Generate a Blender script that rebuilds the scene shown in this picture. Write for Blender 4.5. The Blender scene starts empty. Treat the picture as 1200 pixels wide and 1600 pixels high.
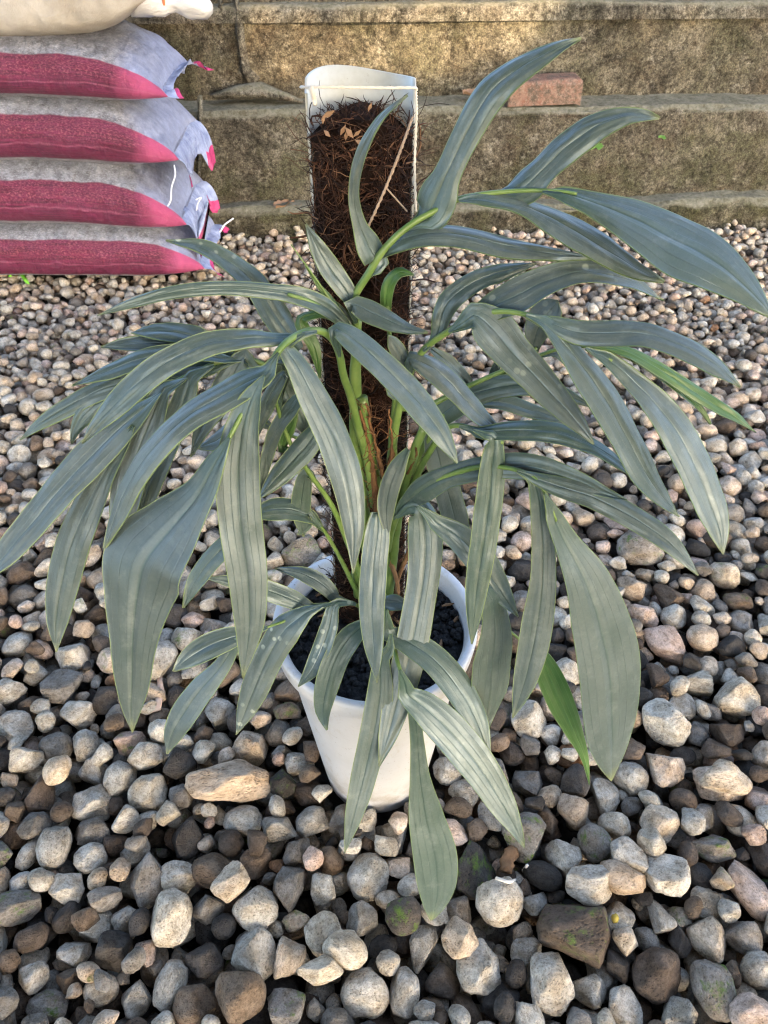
import bpy, bmesh, math, random
import numpy as np
from mathutils import Vector, Matrix, noise as mnoise

R = math.radians
random.seed(7)
rng = np.random.default_rng(11)
SC = bpy.context.scene
COL = SC.collection

# ------------------------------------------------------------------ camera
CAM_H = 1.042
PITCH = 43.0
FPX = 1200.0            # focal length in pixels of the 1200 x 1600 photograph
cam_d = bpy.data.cameras.new('camera')
cam_d.sensor_fit = 'VERTICAL'
cam_d.sensor_height = 36.0
cam_d.lens = FPX / 1600.0 * 36.0
cam_d.clip_start = 0.02
cam_d.clip_end = 400.0
cam_d.dof.use_dof = True
cam_d.dof.focus_distance = 0.80
cam_d.dof.aperture_fstop = 18.0
cam = bpy.data.objects.new('camera', cam_d)
COL.objects.link(cam)
cam.location = (0, 0, CAM_H)
cam.rotation_euler = (R(90 - PITCH), 0, 0)
SC.camera = cam

# ------------------------------------------------------------------ sky and sun
SUN_EL = 27.0
SUN_AZ = math.atan2(0.50, -0.87)      # behind the photographer, to the right
SUN = Vector((math.sin(SUN_AZ) * math.cos(R(SUN_EL)), math.cos(SUN_AZ) * math.cos(R(SUN_EL)), math.sin(R(SUN_EL))))
world = bpy.data.worlds.new('World')
SC.world = world
world.use_nodes = True
wn = world.node_tree
sky = wn.nodes.new('ShaderNodeTexSky')
sky.sky_type = 'NISHITA'
sky.sun_disc = False
sky.sun_elevation = R(SUN_EL)
sky.sun_rotation = SUN_AZ
sky.air_density = 1.0
sky.dust_density = 2.4
sky.ozone_density = 0.6
wn.links.new(sky.outputs[0], wn.nodes['Background'].inputs[0])
wn.nodes['Background'].inputs[1].default_value = 0.15
sun_d = bpy.data.lights.new('sun', 'SUN')
sun_d.energy = 2.2
sun_d.angle = R(0.6)
sun_d.color = (1.0, 0.74, 0.44)
sun = bpy.data.objects.new('sun', sun_d)
COL.objects.link(sun)
sun.location = SUN * 10
sun.rotation_euler = SUN.to_track_quat('Z', 'Y').to_euler()
vs = SC.view_settings
vs.view_transform = 'Standard'
vs.look = 'None'
vs.exposure = 2.8
vs.gamma = 1.0
vs.use_curve_mapping = False
SC.cycles.use_denoising = True
SC.cycles.max_bounces = 8
SC.cycles.filter_width = 1.15

# ------------------------------------------------------------------ helpers
CF = Vector((0, math.cos(R(PITCH)), -math.sin(R(PITCH))))
CU = Vector((0, math.sin(R(PITCH)), math.cos(R(PITCH))))
CR = Vector((1, 0, 0))
C0 = Vector((0, 0, CAM_H))


def ray(px, py):
    return CF + CR * ((px - 600) / FPX) + CU * ((800 - py) / FPX)


def at_y(px, py, y):
    """the point seen at that pixel that stands y metres in front of the photographer"""
    d = ray(px, py)
    return C0 + d * (y / d.y)


def at_z(px, py, z):
    d = ray(px, py)
    return C0 + d * ((z - CAM_H) / d.z)


def pix(p):
    d = p - C0
    w = d.dot(CF)
    return (600 + FPX * d.dot(CR) / w, 800 - FPX * d.dot(CU) / w)


def tag(o, label=None, cat=None, group=None, kind=None):
    if label: o['label'] = label
    if cat: o['category'] = cat
    if group: o['group'] = group
    if kind: o['kind'] = kind
    return o


def empty(name, loc=(0, 0, 0)):
    o = bpy.data.objects.new(name, None)
    o.location = loc
    o.empty_display_size = 0.05
    COL.objects.link(o)
    return o


def mesh_obj(name, verts, faces, mats, parent=None, smooth=True, mat_idx=None):
    me = bpy.data.meshes.new(name)
    me.from_pydata([tuple(v) for v in verts], [], faces)
    for m in (mats if isinstance(mats, (list, tuple)) else [mats]):
        me.materials.append(m)
    if mat_idx is not None:
        me.polygons.foreach_set('material_index', mat_idx)
    if smooth:
        me.polygons.foreach_set('use_smooth', [True] * len(me.polygons))
    me.update()
    o = bpy.data.objects.new(name, me)
    COL.objects.link(o)
    if parent is not None:
        o.parent = parent
        o.matrix_parent_inverse = Matrix.Translation(-Vector(parent.location)) if parent.type == 'EMPTY' else Matrix.Identity(4)
    return o


def catmull(pts, n):
    """smooth resample of a list of equal-length tuples"""
    P = np.array(pts, float)
    if len(P) == 2:
        t = np.linspace(0, 1, n)[:, None]
        return P[0] * (1 - t) + P[1] * t
    seg = np.sqrt(((P[1:, :2] - P[:-1, :2]) ** 2).sum(1)) + 1e-6
    s = np.concatenate([[0], np.cumsum(seg)])
    s /= s[-1]
    T = np.zeros_like(P)
    for i in range(len(P)):
        a, b = max(i - 1, 0), min(i + 1, len(P) - 1)
        T[i] = (P[b] - P[a]) / (s[b] - s[a])
    out = []
    for t in np.linspace(0, 1, n):
        i = min(int(np.searchsorted(s, t, 'right')) - 1, len(P) - 2)
        h = s[i + 1] - s[i]
        u = (t - s[i]) / h
        out.append((2 * u**3 - 3 * u**2 + 1) * P[i] + (u**3 - 2 * u**2 + u) * h * T[i]
                   + (-2 * u**3 + 3 * u**2) * P[i + 1] + (u**3 - u**2) * h * T[i + 1])
    return np.array(out)


def tube_geo(points, radii, sides=8, flat=1.0):
    """vertices and faces of a round tube through the points"""
    V, F = [], []
    n = len(points)
    prev = None
    for i in range(n):
        a, b = points[max(i - 1, 0)], points[min(i + 1, n - 1)]
        t = (b - a).normalized()
        if prev is None:
            ref = Vector((0, 0, 1)) if abs(t.z) < 0.9 else Vector((1, 0, 0))
            u = t.cross(ref).normalized()
        else:
            u = (prev - t * prev.dot(t)).normalized()
        prev = u
        w = t.cross(u)
        for k in range(sides):
            an = 2 * math.pi * k / sides
            V.append(points[i] + (u * math.cos(an) + w * (math.sin(an) * flat)) * radii[i])
    for i in range(n - 1):
        for k in range(sides):
            k2 = (k + 1) % sides
            F.append((i * sides + k, i * sides + k2, (i + 1) * sides + k2, (i + 1) * sides + k))
    F.append(tuple(range(sides))[::-1])
    F.append(tuple((n - 1) * sides + k for k in range(sides)))
    return V, F


def join(parts):
    V, F = [], []
    for v, f in parts:
        o = len(V)
        V += list(v)
        F += [tuple(i + o for i in q) for q in f]
    return V, F


def nz(x, y, z, s=1.0, o=0.0):
    return mnoise.noise(Vector((x * s + o, y * s + o * 1.7, z * s - o)))


# ------------------------------------------------------------------ node helpers
class NT:
    def __init__(self, name, rough=0.6, spec=0.5):
        self.m = bpy.data.materials.new(name)
        self.m.use_nodes = True
        self.t = self.m.node_tree
        self.b = self.t.nodes['Principled BSDF']
        self.b.inputs['Roughness'].default_value = rough
        self.b.inputs['Specular IOR Level'].default_value = spec

    def n(self, typ, **kw):
        nd = self.t.nodes.new(typ)
        for k, v in kw.items():
            setattr(nd, k, v)
        return nd

    def put(self, sock, v):
        if isinstance(v, bpy.types.NodeSocket):
            self.t.links.new(v, sock)
        elif isinstance(v, tuple) and len(v) == 3 and sock.type == 'RGBA':
            sock.default_value = (*v, 1)
        else:
            sock.default_value = v

    def coord(self, which='Object'):
        return self.n('ShaderNodeTexCoord').outputs[which]

    def scale(self, vec, s, off=(0, 0, 0)):
        nd = self.n('ShaderNodeMapping')
        self.put(nd.inputs['Vector'], vec)
        nd.inputs['Scale'].default_value = s
        nd.inputs['Location'].default_value = off
        return nd.outputs[0]

    def noise(self, vec, s, detail=4, rough=0.55, dist=0.0):
        nd = self.n('ShaderNodeTexNoise')
        self.put(nd.inputs['Vector'], vec)
        nd.inputs['Scale'].default_value = s
        nd.inputs['Detail'].default_value = detail
        nd.inputs['Roughness'].default_value = rough
        nd.inputs['Distortion'].default_value = dist
        return nd.outputs['Fac']

    def voro(self, vec, s, feature='F1', out='Distance', rand=1.0):
        nd = self.n('ShaderNodeTexVoronoi', feature=feature)
        self.put(nd.inputs['Vector'], vec)
        nd.inputs['Scale'].default_value = s
        nd.inputs['Randomness'].default_value = rand
        return nd.outputs[out]

    def ramp(self, f, stops, interp='LINEAR'):
        nd = self.n('ShaderNodeValToRGB')
        nd.color_ramp.interpolation = interp
        e = nd.color_ramp.elements
        while len(e) < len(stops):
            e.new(0.5)
        for i, (p, c) in enumerate(stops):
            e[i].position = p
            e[i].color = (*c, 1) if isinstance(c, tuple) else (c, c, c, 1)
        self.put(nd.inputs[0], f)
        return nd.outputs[0]

    def rng(self, f, a, b, c=0.0, d=1.0):
        nd = self.n('ShaderNodeMapRange')
        nd.clamp = True
        self.put(nd.inputs[0], f)
        for i, v in enumerate((a, b, c, d)):
            nd.inputs[i + 1].default_value = v
        return nd.outputs[0]

    def mix(self, f, a, b, mode='MIX'):
        nd = self.n('ShaderNodeMix', data_type='RGBA', blend_type=mode)
        self.put(nd.inputs[0], f)
        self.put(nd.inputs[6], a)
        self.put(nd.inputs[7], b)
        return nd.outputs[2]

    def math(self, op, a, b=0.0):
        nd = self.n('ShaderNodeMath', operation=op)
        self.put(nd.inputs[0], a)
        self.put(nd.inputs[1], b)
        return nd.outputs[0]

    def attr(self, name, out='Fac', typ='GEOMETRY'):
        nd = self.n('ShaderNodeAttribute', attribute_name=name, attribute_type=typ)
        return nd.outputs[out]

    def bump(self, h, strength, dist, prev=None):
        nd = self.n('ShaderNodeBump')
        nd.inputs['Strength'].default_value = strength
        nd.inputs['Distance'].default_value = dist
        self.put(nd.inputs['Height'], h)
        if prev is not None:
            self.put(nd.inputs['Normal'], prev)
        return nd.outputs[0]

    def sep(self, vec):
        nd = self.n('ShaderNodeSeparateXYZ')
        self.put(nd.inputs[0], vec)
        return nd.outputs

    def done(self, color=None, normal=None, rough=None, **kw):
        if color is not None: self.put(self.b.inputs['Base Color'], color)
        if normal is not None: self.put(self.b.inputs['Normal'], normal)
        if rough is not None: self.put(self.b.inputs['Roughness'], rough)
        for k, v in kw.items():
            self.put(self.b.inputs[k], v)
        return self.m


# ------------------------------------------------------------------ materials
def stone_material(name, per_object):
    s = NT(name, 0.85, 0.25)
    pos = s.coord('Object')
    if per_object:
        tint = s.n('ShaderNodeObjectInfo').outputs['Color']
        alpha = s.n('ShaderNodeObjectInfo').outputs['Alpha']
        rnd = s.n('ShaderNodeObjectInfo').outputs['Random']
        off = s.n('ShaderNodeVectorMath', operation='ADD')
        sc = s.n('ShaderNodeVectorMath', operation='SCALE')
        loc = s.n('ShaderNodeObjectInfo').outputs['Location']
        sc.inputs[3].default_value = 40.0
        s.put(sc.inputs[0], loc)
        # object space of a stone is its unit shape: bring it to metres
        sm = s.n('ShaderNodeVectorMath', operation='SCALE')
        sm.inputs[3].default_value = 0.026
        s.put(sm.inputs[0], pos)
        s.put(off.inputs[0], sm.outputs[0])
        s.put(off.inputs[1], sc.outputs[0])
        vec = off.outputs[0]
    else:
        a = s.n('ShaderNodeAttribute', attribute_name='tint')
        tint, alpha = a.outputs['Color'], a.outputs['Alpha']
        off = s.n('ShaderNodeVectorMath', operation='ADD')
        sc = s.n('ShaderNodeVectorMath', operation='SCALE')
        sc.inputs[3].default_value = 30.0
        s.put(sc.inputs[0], tint)
        s.put(off.inputs[0], pos)
        s.put(off.inputs[1], sc.outputs[0])
        vec = off.outputs[0]
    big = s.noise(vec, 45, 3, 0.55)
    mid = s.noise(vec, 150, 5, 0.68)
    grit = s.noise(vec, 420, 4, 0.75)
    fine = s.noise(vec, 900, 3, 0.7)
    c = s.mix(s.rng(big, 0.35, 0.65), tint, s.mix(1.0, tint, (0.66, 0.60, 0.52), 'MULTIPLY'))
    c = s.mix(s.rng(mid, 0.45, 0.66, 0.0, 0.75), c, s.mix(1.0, c, (1.45, 1.43, 1.40), 'MULTIPLY'))
    c = s.mix(s.rng(mid, 0.46, 0.32, 0.0, 0.65), c, s.mix(1.0, c, (0.50, 0.44, 0.38), 'MULTIPLY'))
    pits = s.voro(vec, 300)
    pit_m = s.math('MULTIPLY', s.rng(pits, 0.12, 0.36, 1.0, 0.0), s.rng(big, 0.35, 0.6, 0.25, 1.0))
    c = s.mix(s.math('MULTIPLY', pit_m, 0.5), c, s.mix(1.0, c, (0.32, 0.28, 0.24), 'MULTIPLY'))
    c = s.mix(s.rng(grit, 0.34, 0.48, 0.6, 0.0), c, s.mix(1.0, c, (0.40, 0.37, 0.34), 'MULTIPLY'))
    c = s.mix(s.rng(grit, 0.56, 0.70, 0.0, 0.6), c, s.mix(1.0, c, (1.6, 1.58, 1.52), 'MULTIPLY'))
    # moss: only stones flagged by the alpha of their tint
    gn = s.n('ShaderNodeNewGeometry').outputs['Normal']
    up = s.sep(gn)[2]
    mm = s.math('MULTIPLY', s.rng(s.noise(vec, 60, 5, 0.7), 0.54, 0.70), s.rng(alpha, 0.95, 0.55))
    mm = s.math('MULTIPLY', mm, s.rng(up, -0.2, 0.5))
    c = s.mix(mm, c, s.mix(fine, (0.05, 0.10, 0.012), (0.15, 0.23, 0.03)))
    h = s.math('ADD', s.math('MULTIPLY', mid, 1.0), s.math('ADD', s.math('MULTIPLY', grit, 0.5), s.math('MULTIPLY', fine, 0.15)))
    h = s.math('SUBTRACT', h, s.math('MULTIPLY', pit_m, 0.5))
    nrm = s.bump(h, 0.9, 0.0045)
    return s.done(c, nrm)


M_STONE_OBJ = stone_material('stone_surface', True)
M_STONE_MESH = stone_material('gravel_surface', False)

s = NT('soil_under_gravel', 0.95, 0.1)
v = s.coord()
M_GROUND = s.done(s.mix(s.noise(v, 60, 5), (0.030, 0.024, 0.018), (0.085, 0.068, 0.050)),
                  s.bump(s.noise(v, 120, 5, 0.7), 0.9, 0.01))


def concrete(name, moss, base_a=(0.27, 0.235, 0.17), base_b=(0.135, 0.108, 0.070)):
    s = NT(name, 0.92, 0.15)
    v = s.coord()
    xyz = s.sep(v)
    big = s.noise(v, 2.6, 5, 0.62, 0.5)
    mid = s.noise(v, 11, 6, 0.68, 0.6)
    fin = s.noise(v, 75, 5, 0.72)
    spk = s.noise(v, 260, 3, 0.7)
    c = s.mix(s.rng(big, 0.36, 0.64), base_b, base_a)
    c = s.mix(s.rng(mid, 0.48, 0.68, 0, 0.75), c, (0.125, 0.072, 0.030))          # rust-brown stain
    c = s.mix(s.rng(s.noise(v, 5.5, 6, 0.78, 1.2), 0.44, 0.62, 0, 0.92), c, (0.052, 0.046, 0.032))   # dark algae
    st = s.noise(s.scale(v, (26, 26, 1.6)), 1.0, 4, 0.7)
    c = s.mix(s.rng(st, 0.55, 0.75, 0, 0.5), c, (0.07, 0.058, 0.040))
    pale = s.math('MULTIPLY', s.rng(s.noise(v, 17, 5, 0.8), 0.52, 0.70), s.rng(fin, 0.38, 0.6))
    c = s.mix(s.math('MULTIPLY', pale, 0.8), c, (0.50, 0.46, 0.38))
    mn = s.math('MULTIPLY', s.rng(s.noise(v, 5.0, 6, 0.72), 0.47, 0.62, 0, moss), s.rng(fin, 0.3, 0.55, 0.35, 1.0))
    c = s.mix(mn, c, s.mix(spk, (0.055, 0.062, 0.018), (0.13, 0.135, 0.042)))
    c = s.mix(s.rng(fin, 0.38, 0.54, 0.9, 0.0), c, s.mix(1.0, c, (0.30, 0.28, 0.25), 'MULTIPLY'))
    c = s.mix(s.rng(spk, 0.50, 0.66, 0.0, 0.8), c, s.mix(1.0, c, (2.0, 1.95, 1.8), 'MULTIPLY'))
    c = s.mix(s.rng(spk, 0.48, 0.36, 0.0, 0.7), c, s.mix(1.0, c, (0.35, 0.33, 0.30), 'MULTIPLY'))
    up = s.sep(s.n('ShaderNodeNewGeometry').outputs['Normal'])[2]
    c = s.mix(s.math('MULTIPLY', s.rng(up, 0.35, 0.75), s.rng(mid, 0.3, 0.6, 0.55, 1.0)), c, s.mix(s.rng(fin, .35, .65), (0.20, 0.19, 0.10), (0.42, 0.39, 0.29)))
    h = s.math('ADD', s.math('MULTIPLY', mid, 0.8), s.math('ADD', s.math('MULTIPLY', fin, 0.5), s.math('MULTIPLY', spk, 0.22)))
    hs = s.n('ShaderNodeHueSaturation')
    hs.inputs['Saturation'].default_value = 0.72
    s.put(hs.inputs['Color'], c)
    c = s.mix(1.0, hs.outputs[0], (0.54, 0.53, 0.50), 'MULTIPLY')
    return s.done(c, s.bump(h, 0.9, 0.014))


M_WALL_LOW = concrete('wall_lower_plaster', 0.65)
M_WALL_UP = concrete('wall_upper_plaster', 0.5, (0.36, 0.31, 0.21), (0.17, 0.14, 0.09))
M_FOOT = concrete('footing_mossy', 1.0, (0.24, 0.21, 0.14), (0.11, 0.10, 0.05))
M_MORTAR = concrete('pale_mortar', 0.2, (0.42, 0.39, 0.32), (0.24, 0.21, 0.16))

s = NT('red_brick', 0.9, 0.15)
v = s.coord()
c = s.mix(s.rng(s.noise(v, 22, 5, 0.7), 0.35, 0.65), (0.19, 0.095, 0.066), (0.26, 0.17, 0.13))
c = s.mix(s.rng(s.noise(v, 40, 6, 0.8), 0.42, 0.60), c, (0.085, 0.065, 0.050))
c = s.mix(s.rng(s.noise(v, 200, 4, 0.8), 0.52, 0.68, 0, .6), c, (0.34, 0.27, 0.22))
M_BRICK = s.done(c, s.bump(s.noise(v, 120, 5, 0.7), 0.8, 0.006))


def leaf_material(name, top):
    s = NT(name, 0.36, 0.5)
    uv = s.coord('UV')
    x, y, _ = s.sep(uv)
    pos = s.coord('Object')
    rnd = s.attr('rnd')
    vn = s.attr('veins')
    u = s.math('ABSOLUTE', s.math('SUBTRACT', s.math('MULTIPLY', x, 2.0), 1.0))
    mid = s.rng(u, 0.0, 0.07, 1.0, 0.0)
    # lateral veins running along the lobe: |cos(u * veins * pi)| narrow lines
    w = s.math('FRACT', s.math('ADD', s.math('MULTIPLY', u, vn), 0.5))
    lat = s.math('ABSOLUTE', s.math('SUBTRACT', w, 0.5))
    lat = s.math('MULTIPLY', s.rng(lat, 0.0, 0.06, 1.0, 0.0), s.rng(u, 0.2, 0.3))
    vein = s.math('MAXIMUM', mid, s.math('MULTIPLY', lat, 0.8))
    big = s.noise(pos, 26, 4, 0.6)
    fin = s.noise(s.scale(uv, (3, 22, 1)), 6.0, 4, 0.65)
    mic = s.noise(pos, 700, 3, 0.65)
    if top:
        c = s.mix(s.rng(big, 0.3, 0.7), (0.042, 0.062, 0.051), (0.080, 0.099, 0.089))
        c = s.mix(s.rng(rnd, 0.0, 1.0, 0.0, 0.85), c, (0.034, 0.062, 0.036))
        c = s.mix(s.rng(fin, 0.4, 0.7, 0, 0.25), c, (0.092, 0.108, 0.100))
        c = s.mix(s.math('MULTIPLY', vein, 0.75), c, (0.018, 0.042, 0.026))
        c = s.mix(s.rng(s.noise(pos, 330, 4, 0.7), 0.36, 0.52, 0.35, 0.0), c, s.mix(1.0, c, (0.62, 0.66, 0.62), 'MULTIPLY'))
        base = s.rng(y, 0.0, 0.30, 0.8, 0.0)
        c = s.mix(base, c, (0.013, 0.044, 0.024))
        # pale spots and dust
        spv = s.voro(pos, 85)
        spm = s.math('MULTIPLY', s.rng(spv, 0.18, 0.27, 1.0, 0.0), s.rng(s.attr('spots'), 0.0, 1.0))
        spm = s.math('MULTIPLY', spm, s.rng(s.noise(pos, 24, 2), 0.44, 0.58))
        c = s.mix(s.math('MULTIPLY', spm, 0.7), c, (0.33, 0.37, 0.30))
        dust = s.math('MULTIPLY', s.rng(s.noise(pos, 60, 5, 0.75), 0.52, 0.74), 0.35)
        c = s.mix(dust, c, (0.20, 0.22, 0.20))
        tip = s.rng(y, 0.955, 1.0, 0.0, 0.5)
        c = s.mix(tip, c, (0.24, 0.26, 0.07))
        ro = s.rng(s.noise(pos, 90, 4, 0.7), 0.3, 0.7, 0.34, 0.52)
    else:
        c = s.mix(s.rng(big, 0.3, 0.7), (0.035, 0.090, 0.020), (0.060, 0.125, 0.030))
        c = s.mix(s.math('MULTIPLY', vein, 0.5), c, (0.10, 0.21, 0.05))
        ro = 0.42
    h = s.math('SUBTRACT', s.math('MULTIPLY', mic, 0.10), s.math('MULTIPLY', vein, 0.9))
    h = s.math('ADD', h, s.math('MULTIPLY', s.noise(pos, 260, 4, 0.7), 0.30))
    nrm = s.bump(h, 0.45, 0.0010)
    m = s.done(c, nrm, ro)
    if top:
        s.b.inputs['Specular IOR Level'].default_value = 0.9
        s.b.inputs['Specular Tint'].default_value = (0.74, 0.87, 1.0, 1)
        s.b.inputs['Sheen Weight'].default_value = 0.12
        s.b.inputs['Sheen Tint'].default_value = (0.80, 0.90, 1.0, 1)
    else:
        s.b.inputs['Subsurface Weight'].default_value = 0.0
    return m


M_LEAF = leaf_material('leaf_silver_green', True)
M_UNDER = leaf_material('leaf_underside_green', False)
s = NT('leaf_margin', 0.4)
M_MARGIN = s.done((0.125, 0.175, 0.075))
s = NT('petiole_green', 0.38)
v = s.coord()
c = s.mix(s.rng(s.noise(v, 60, 4), 0.35, 0.65), (0.085, 0.150, 0.032), (0.135, 0.205, 0.055))
c = s.mix(s.rng(s.noise(v, 240, 4, 0.7), 0.6, 0.72, 0, 0.4), c, (0.20, 0.17, 0.07))
M_PETIOLE = s.done(c, s.bump(s.noise(s.scale(v, (1, 1, .2)), 500, 3), 0.2, 0.001))
s = NT('sheath_brown', 0.85, 0.2)
v = s.coord()
M_SHEATH = s.done(s.mix(s.rng(s.noise(s.scale(v, (1, 1, .15)), 300, 4, .7), .35, .65), (0.07, 0.032, 0.014), (0.23, 0.115, 0.05)),
                  s.bump(s.noise(s.scale(v, (1, 1, .1)), 600, 4), 0.8, 0.002))

s = NT('white_plastic_pot', 0.42, 0.45)
v = s.coord()
c = s.mix(s.rng(s.noise(v, 14, 5, 0.7), 0.45, 0.75, 0, 0.45), (0.52, 0.52, 0.53), (0.42, 0.41, 0.39))
z = s.sep(v)[2]
dirt = s.math('MULTIPLY', s.rng(s.noise(s.scale(v, (1, 1, .5)), 45, 6, 0.80), 0.54, 0.68), 0.75)
c = s.mix(dirt, c, (0.40, 0.36, 0.30))
low = s.math('MULTIPLY', s.rng(z, 0.015, 0.07, 1.0, 0.0), s.rng(s.noise(v, 34, 5, .7), .35, .62))
c = s.mix(s.math('MULTIPLY', low, 0.75), c, (0.24, 0.20, 0.15))
sc_ = s.noise(s.scale(v, (2, 2, 9)), 22, 5, 0.8)
c = s.mix(s.rng(sc_, 0.60, 0.70, 0, .6), c, (0.30, 0.29, 0.27))
spl = s.math('MULTIPLY', s.rng(s.voro(v, 140), 0.10, 0.18, 1.0, 0.0), s.rng(s.noise(v, 18, 3), 0.5, 0.62))
c = s.mix(s.math('MULTIPLY', spl, .7), c, (0.16, 0.12, 0.08))
M_POT = s.done(c, s.bump(s.noise(v, 70, 4), 0.12, 0.002))

s = NT('black_potting_soil', 0.75, 0.35)
v = s.coord()
M_SOIL = s.done(s.mix(s.rng(s.noise(v, 300, 4, .7), .4, .7), (0.008, 0.008, 0.009), (0.035, 0.032, 0.032)),
                s.bump(s.noise(v, 420, 5, .8), 1.0, 0.006))

s = NT('pipe_white_plastic', 0.35, 0.4)
v = s.coord()
c = s.mix(s.rng(s.noise(v, 25, 5, 0.7), 0.45, 0.7, 0, 0.6), (0.52, 0.53, 0.51), (0.36, 0.35, 0.30))
c = s.mix(s.rng(s.noise(v, 130, 5, 0.7), 0.66, 0.74, 0, 0.8), c, (0.14, 0.10, 0.06))
M_PIPE = s.done(c)
s = NT('coir_core', 0.95, 0.1)
v = s.coord()
M_CORE = s.done(s.mix(s.rng(s.noise(v, 90, 5, .75), .35, .68), (0.006, 0.004, 0.003), (0.036, 0.017, 0.010)),
                s.bump(s.noise(v, 160, 5, .8), 1.0, 0.02))
s = NT('coir_fibre', 0.8, 0.25)
rn = s.attr('rnd')
M_FIBRE = s.done(s.ramp(rn, [(0.0, (0.008, 0.004, 0.003)), (0.45, (0.030, 0.013, 0.008)), (0.85, (0.085, 0.036, 0.020)), (1.0, (0.22, 0.125, 0.072))]))
s = NT('string_fibre', 0.85, 0.2)
M_STRING = s.done(s.mix(s.noise(s.coord(), 500, 3), (0.55, 0.48, 0.40), (0.72, 0.67, 0.60)))
s = NT('old_string', 0.85, 0.2)
M_STRING2 = s.done(s.mix(s.noise(s.coord(), 500, 3), (0.22, 0.15, 0.10), (0.40, 0.31, 0.24)))
s = NT('dry_leaf', 0.85, 0.2)
v = s.coord()
M_DRY = s.done(s.mix(s.noise(v, 80, 4), (0.16, 0.085, 0.045), (0.34, 0.22, 0.14)), s.bump(s.noise(v, 160, 4), .6, .004))
s = NT('wood_chip', 0.85, 0.2)
v = s.coord()
M_CHIP = s.done(s.mix(s.noise(s.scale(v, (1, 1, 1)), 150, 4), (0.10, 0.052, 0.026), (0.27, 0.16, 0.085)), s.bump(s.noise(v, 260, 4), .6, .003))
s = NT('pale_stick', 0.85, 0.2)
M_STICK = s.done(s.mix(s.noise(s.coord(), 120, 4), (0.45, 0.24, 0.14), (0.66, 0.54, 0.44)))
s = NT('yellow_crumb', 0.9, 0.2)
M_YELLOW = s.done(s.mix(s.noise(s.coord(), 250, 4), (0.42, 0.27, 0.03), (0.66, 0.50, 0.12)))
s = NT('fresh_green_scrap', 0.5, 0.4)
M_SCRAP = s.done(s.mix(s.noise(s.coord(), 90, 3), (0.16, 0.50, 0.03), (0.26, 0.62, 0.06)))
s = NT('white_thread', 0.7, 0.3)
M_THREAD = s.done((0.72, 0.72, 0.74))
s = NT('weed_green', 0.6, 0.3)
M_WEED = s.done(s.mix(s.noise(s.coord(), 60, 3), (0.09, 0.22, 0.05), (0.17, 0.34, 0.10)))


def sack_material(name):
    s = NT(name, 0.42, 0.5)
    uv = s.coord('UV')
    u, v, _ = s.sep(uv)          # u metres along, v turns round the sack
    pos = s.coord('Object')
    wob = s.math('MULTIPLY', s.math('SUBTRACT', s.noise(pos, 7, 3), 0.5), 0.035)
    vv = s.math('ADD', v, wob)
    stripe = s.math('MULTIPLY', s.rng(vv, 0.436, 0.442), s.rng(vv, 0.578, 0.584, 1.0, 0.0))
    weave = s.noise(s.scale(uv, (160, 900, 1)), 1.0, 2, 0.7)
    weave2 = s.noise(s.scale(uv, (1100, 190, 1)), 1.0, 2, 0.7)
    mott = s.noise(pos, 46, 5, 0.72)
    grey = s.mix(s.rng(mott, 0.36, 0.64), (0.085, 0.080, 0.090), (0.33, 0.325, 0.36))
    spk = s.noise(s.scale(uv, (120, 230, 1)), 1.0, 4, 0.8)
    grey = s.mix(s.rng(spk, 0.54, 0.66, 0.0, 0.8), grey, (0.62, 0.62, 0.66))
    grey = s.mix(s.rng(spk, 0.46, 0.34, 0.0, 0.6), grey, (0.035, 0.032, 0.035))
    grey = s.mix(s.rng(weave2, 0.45, 0.7, 0, 0.6), grey, (0.42, 0.42, 0.45))
    end = s.attr('end')
    em = s.rng(s.math('ADD', end, s.math('MULTIPLY', s.math('SUBTRACT', s.noise(pos, 15, 4), 0.5), 0.5)), 0.45, 0.75)
    grey = s.mix(em, grey, s.mix(s.rng(mott, .3, .7), (0.20, 0.22, 0.34), (0.38, 0.42, 0.58)))
    fibre = s.noise(s.scale(uv, (5, 210, 1)), 1.0, 3, 0.75)
    mag = s.mix(s.rng(fibre, 0.35, 0.65), (0.075, 0.006, 0.026), (0.185, 0.017, 0.062))
    upb = s.rng(vv, 0.510, 0.490)
    mag = s.mix(s.math('MULTIPLY', upb, s.rng(s.noise(s.scale(uv, (150, 260, 1)), 1.0, 3, .75), .50, .64, 0, .8)), mag, (0.36, 0.11, 0.13))
    mag = s.mix(s.math('MULTIPLY', em, 0.8), mag, (0.50, 0.08, 0.19))
    c = s.mix(stripe, grey, mag)
    line = s.math('MULTIPLY', s.rng(s.math('ABSOLUTE', s.math('SUBTRACT', vv, 0.512)), 0.0, 0.003, 1.0, 0.0), 0.4)
    c = s.mix(s.math('MULTIPLY', line, stripe), c, (0.42, 0.12, 0.19))
    h = s.math('ADD', s.math('MULTIPLY', weave, 0.5), s.math('MULTIPLY', weave2, 0.5))
    h = s.math('ADD', h, s.math('MULTIPLY', s.noise(pos, 38, 4, .6), 2.2))
    h = s.math('ADD', h, s.math('MULTIPLY', s.noise(s.scale(pos, (30, 6, 6)), 1.0, 4, .6), 3.0))
    return s.done(c, s.bump(h, 0.8, 0.006), s.rng(mott, 0.3, 0.7, 0.3, 0.5))


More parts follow.
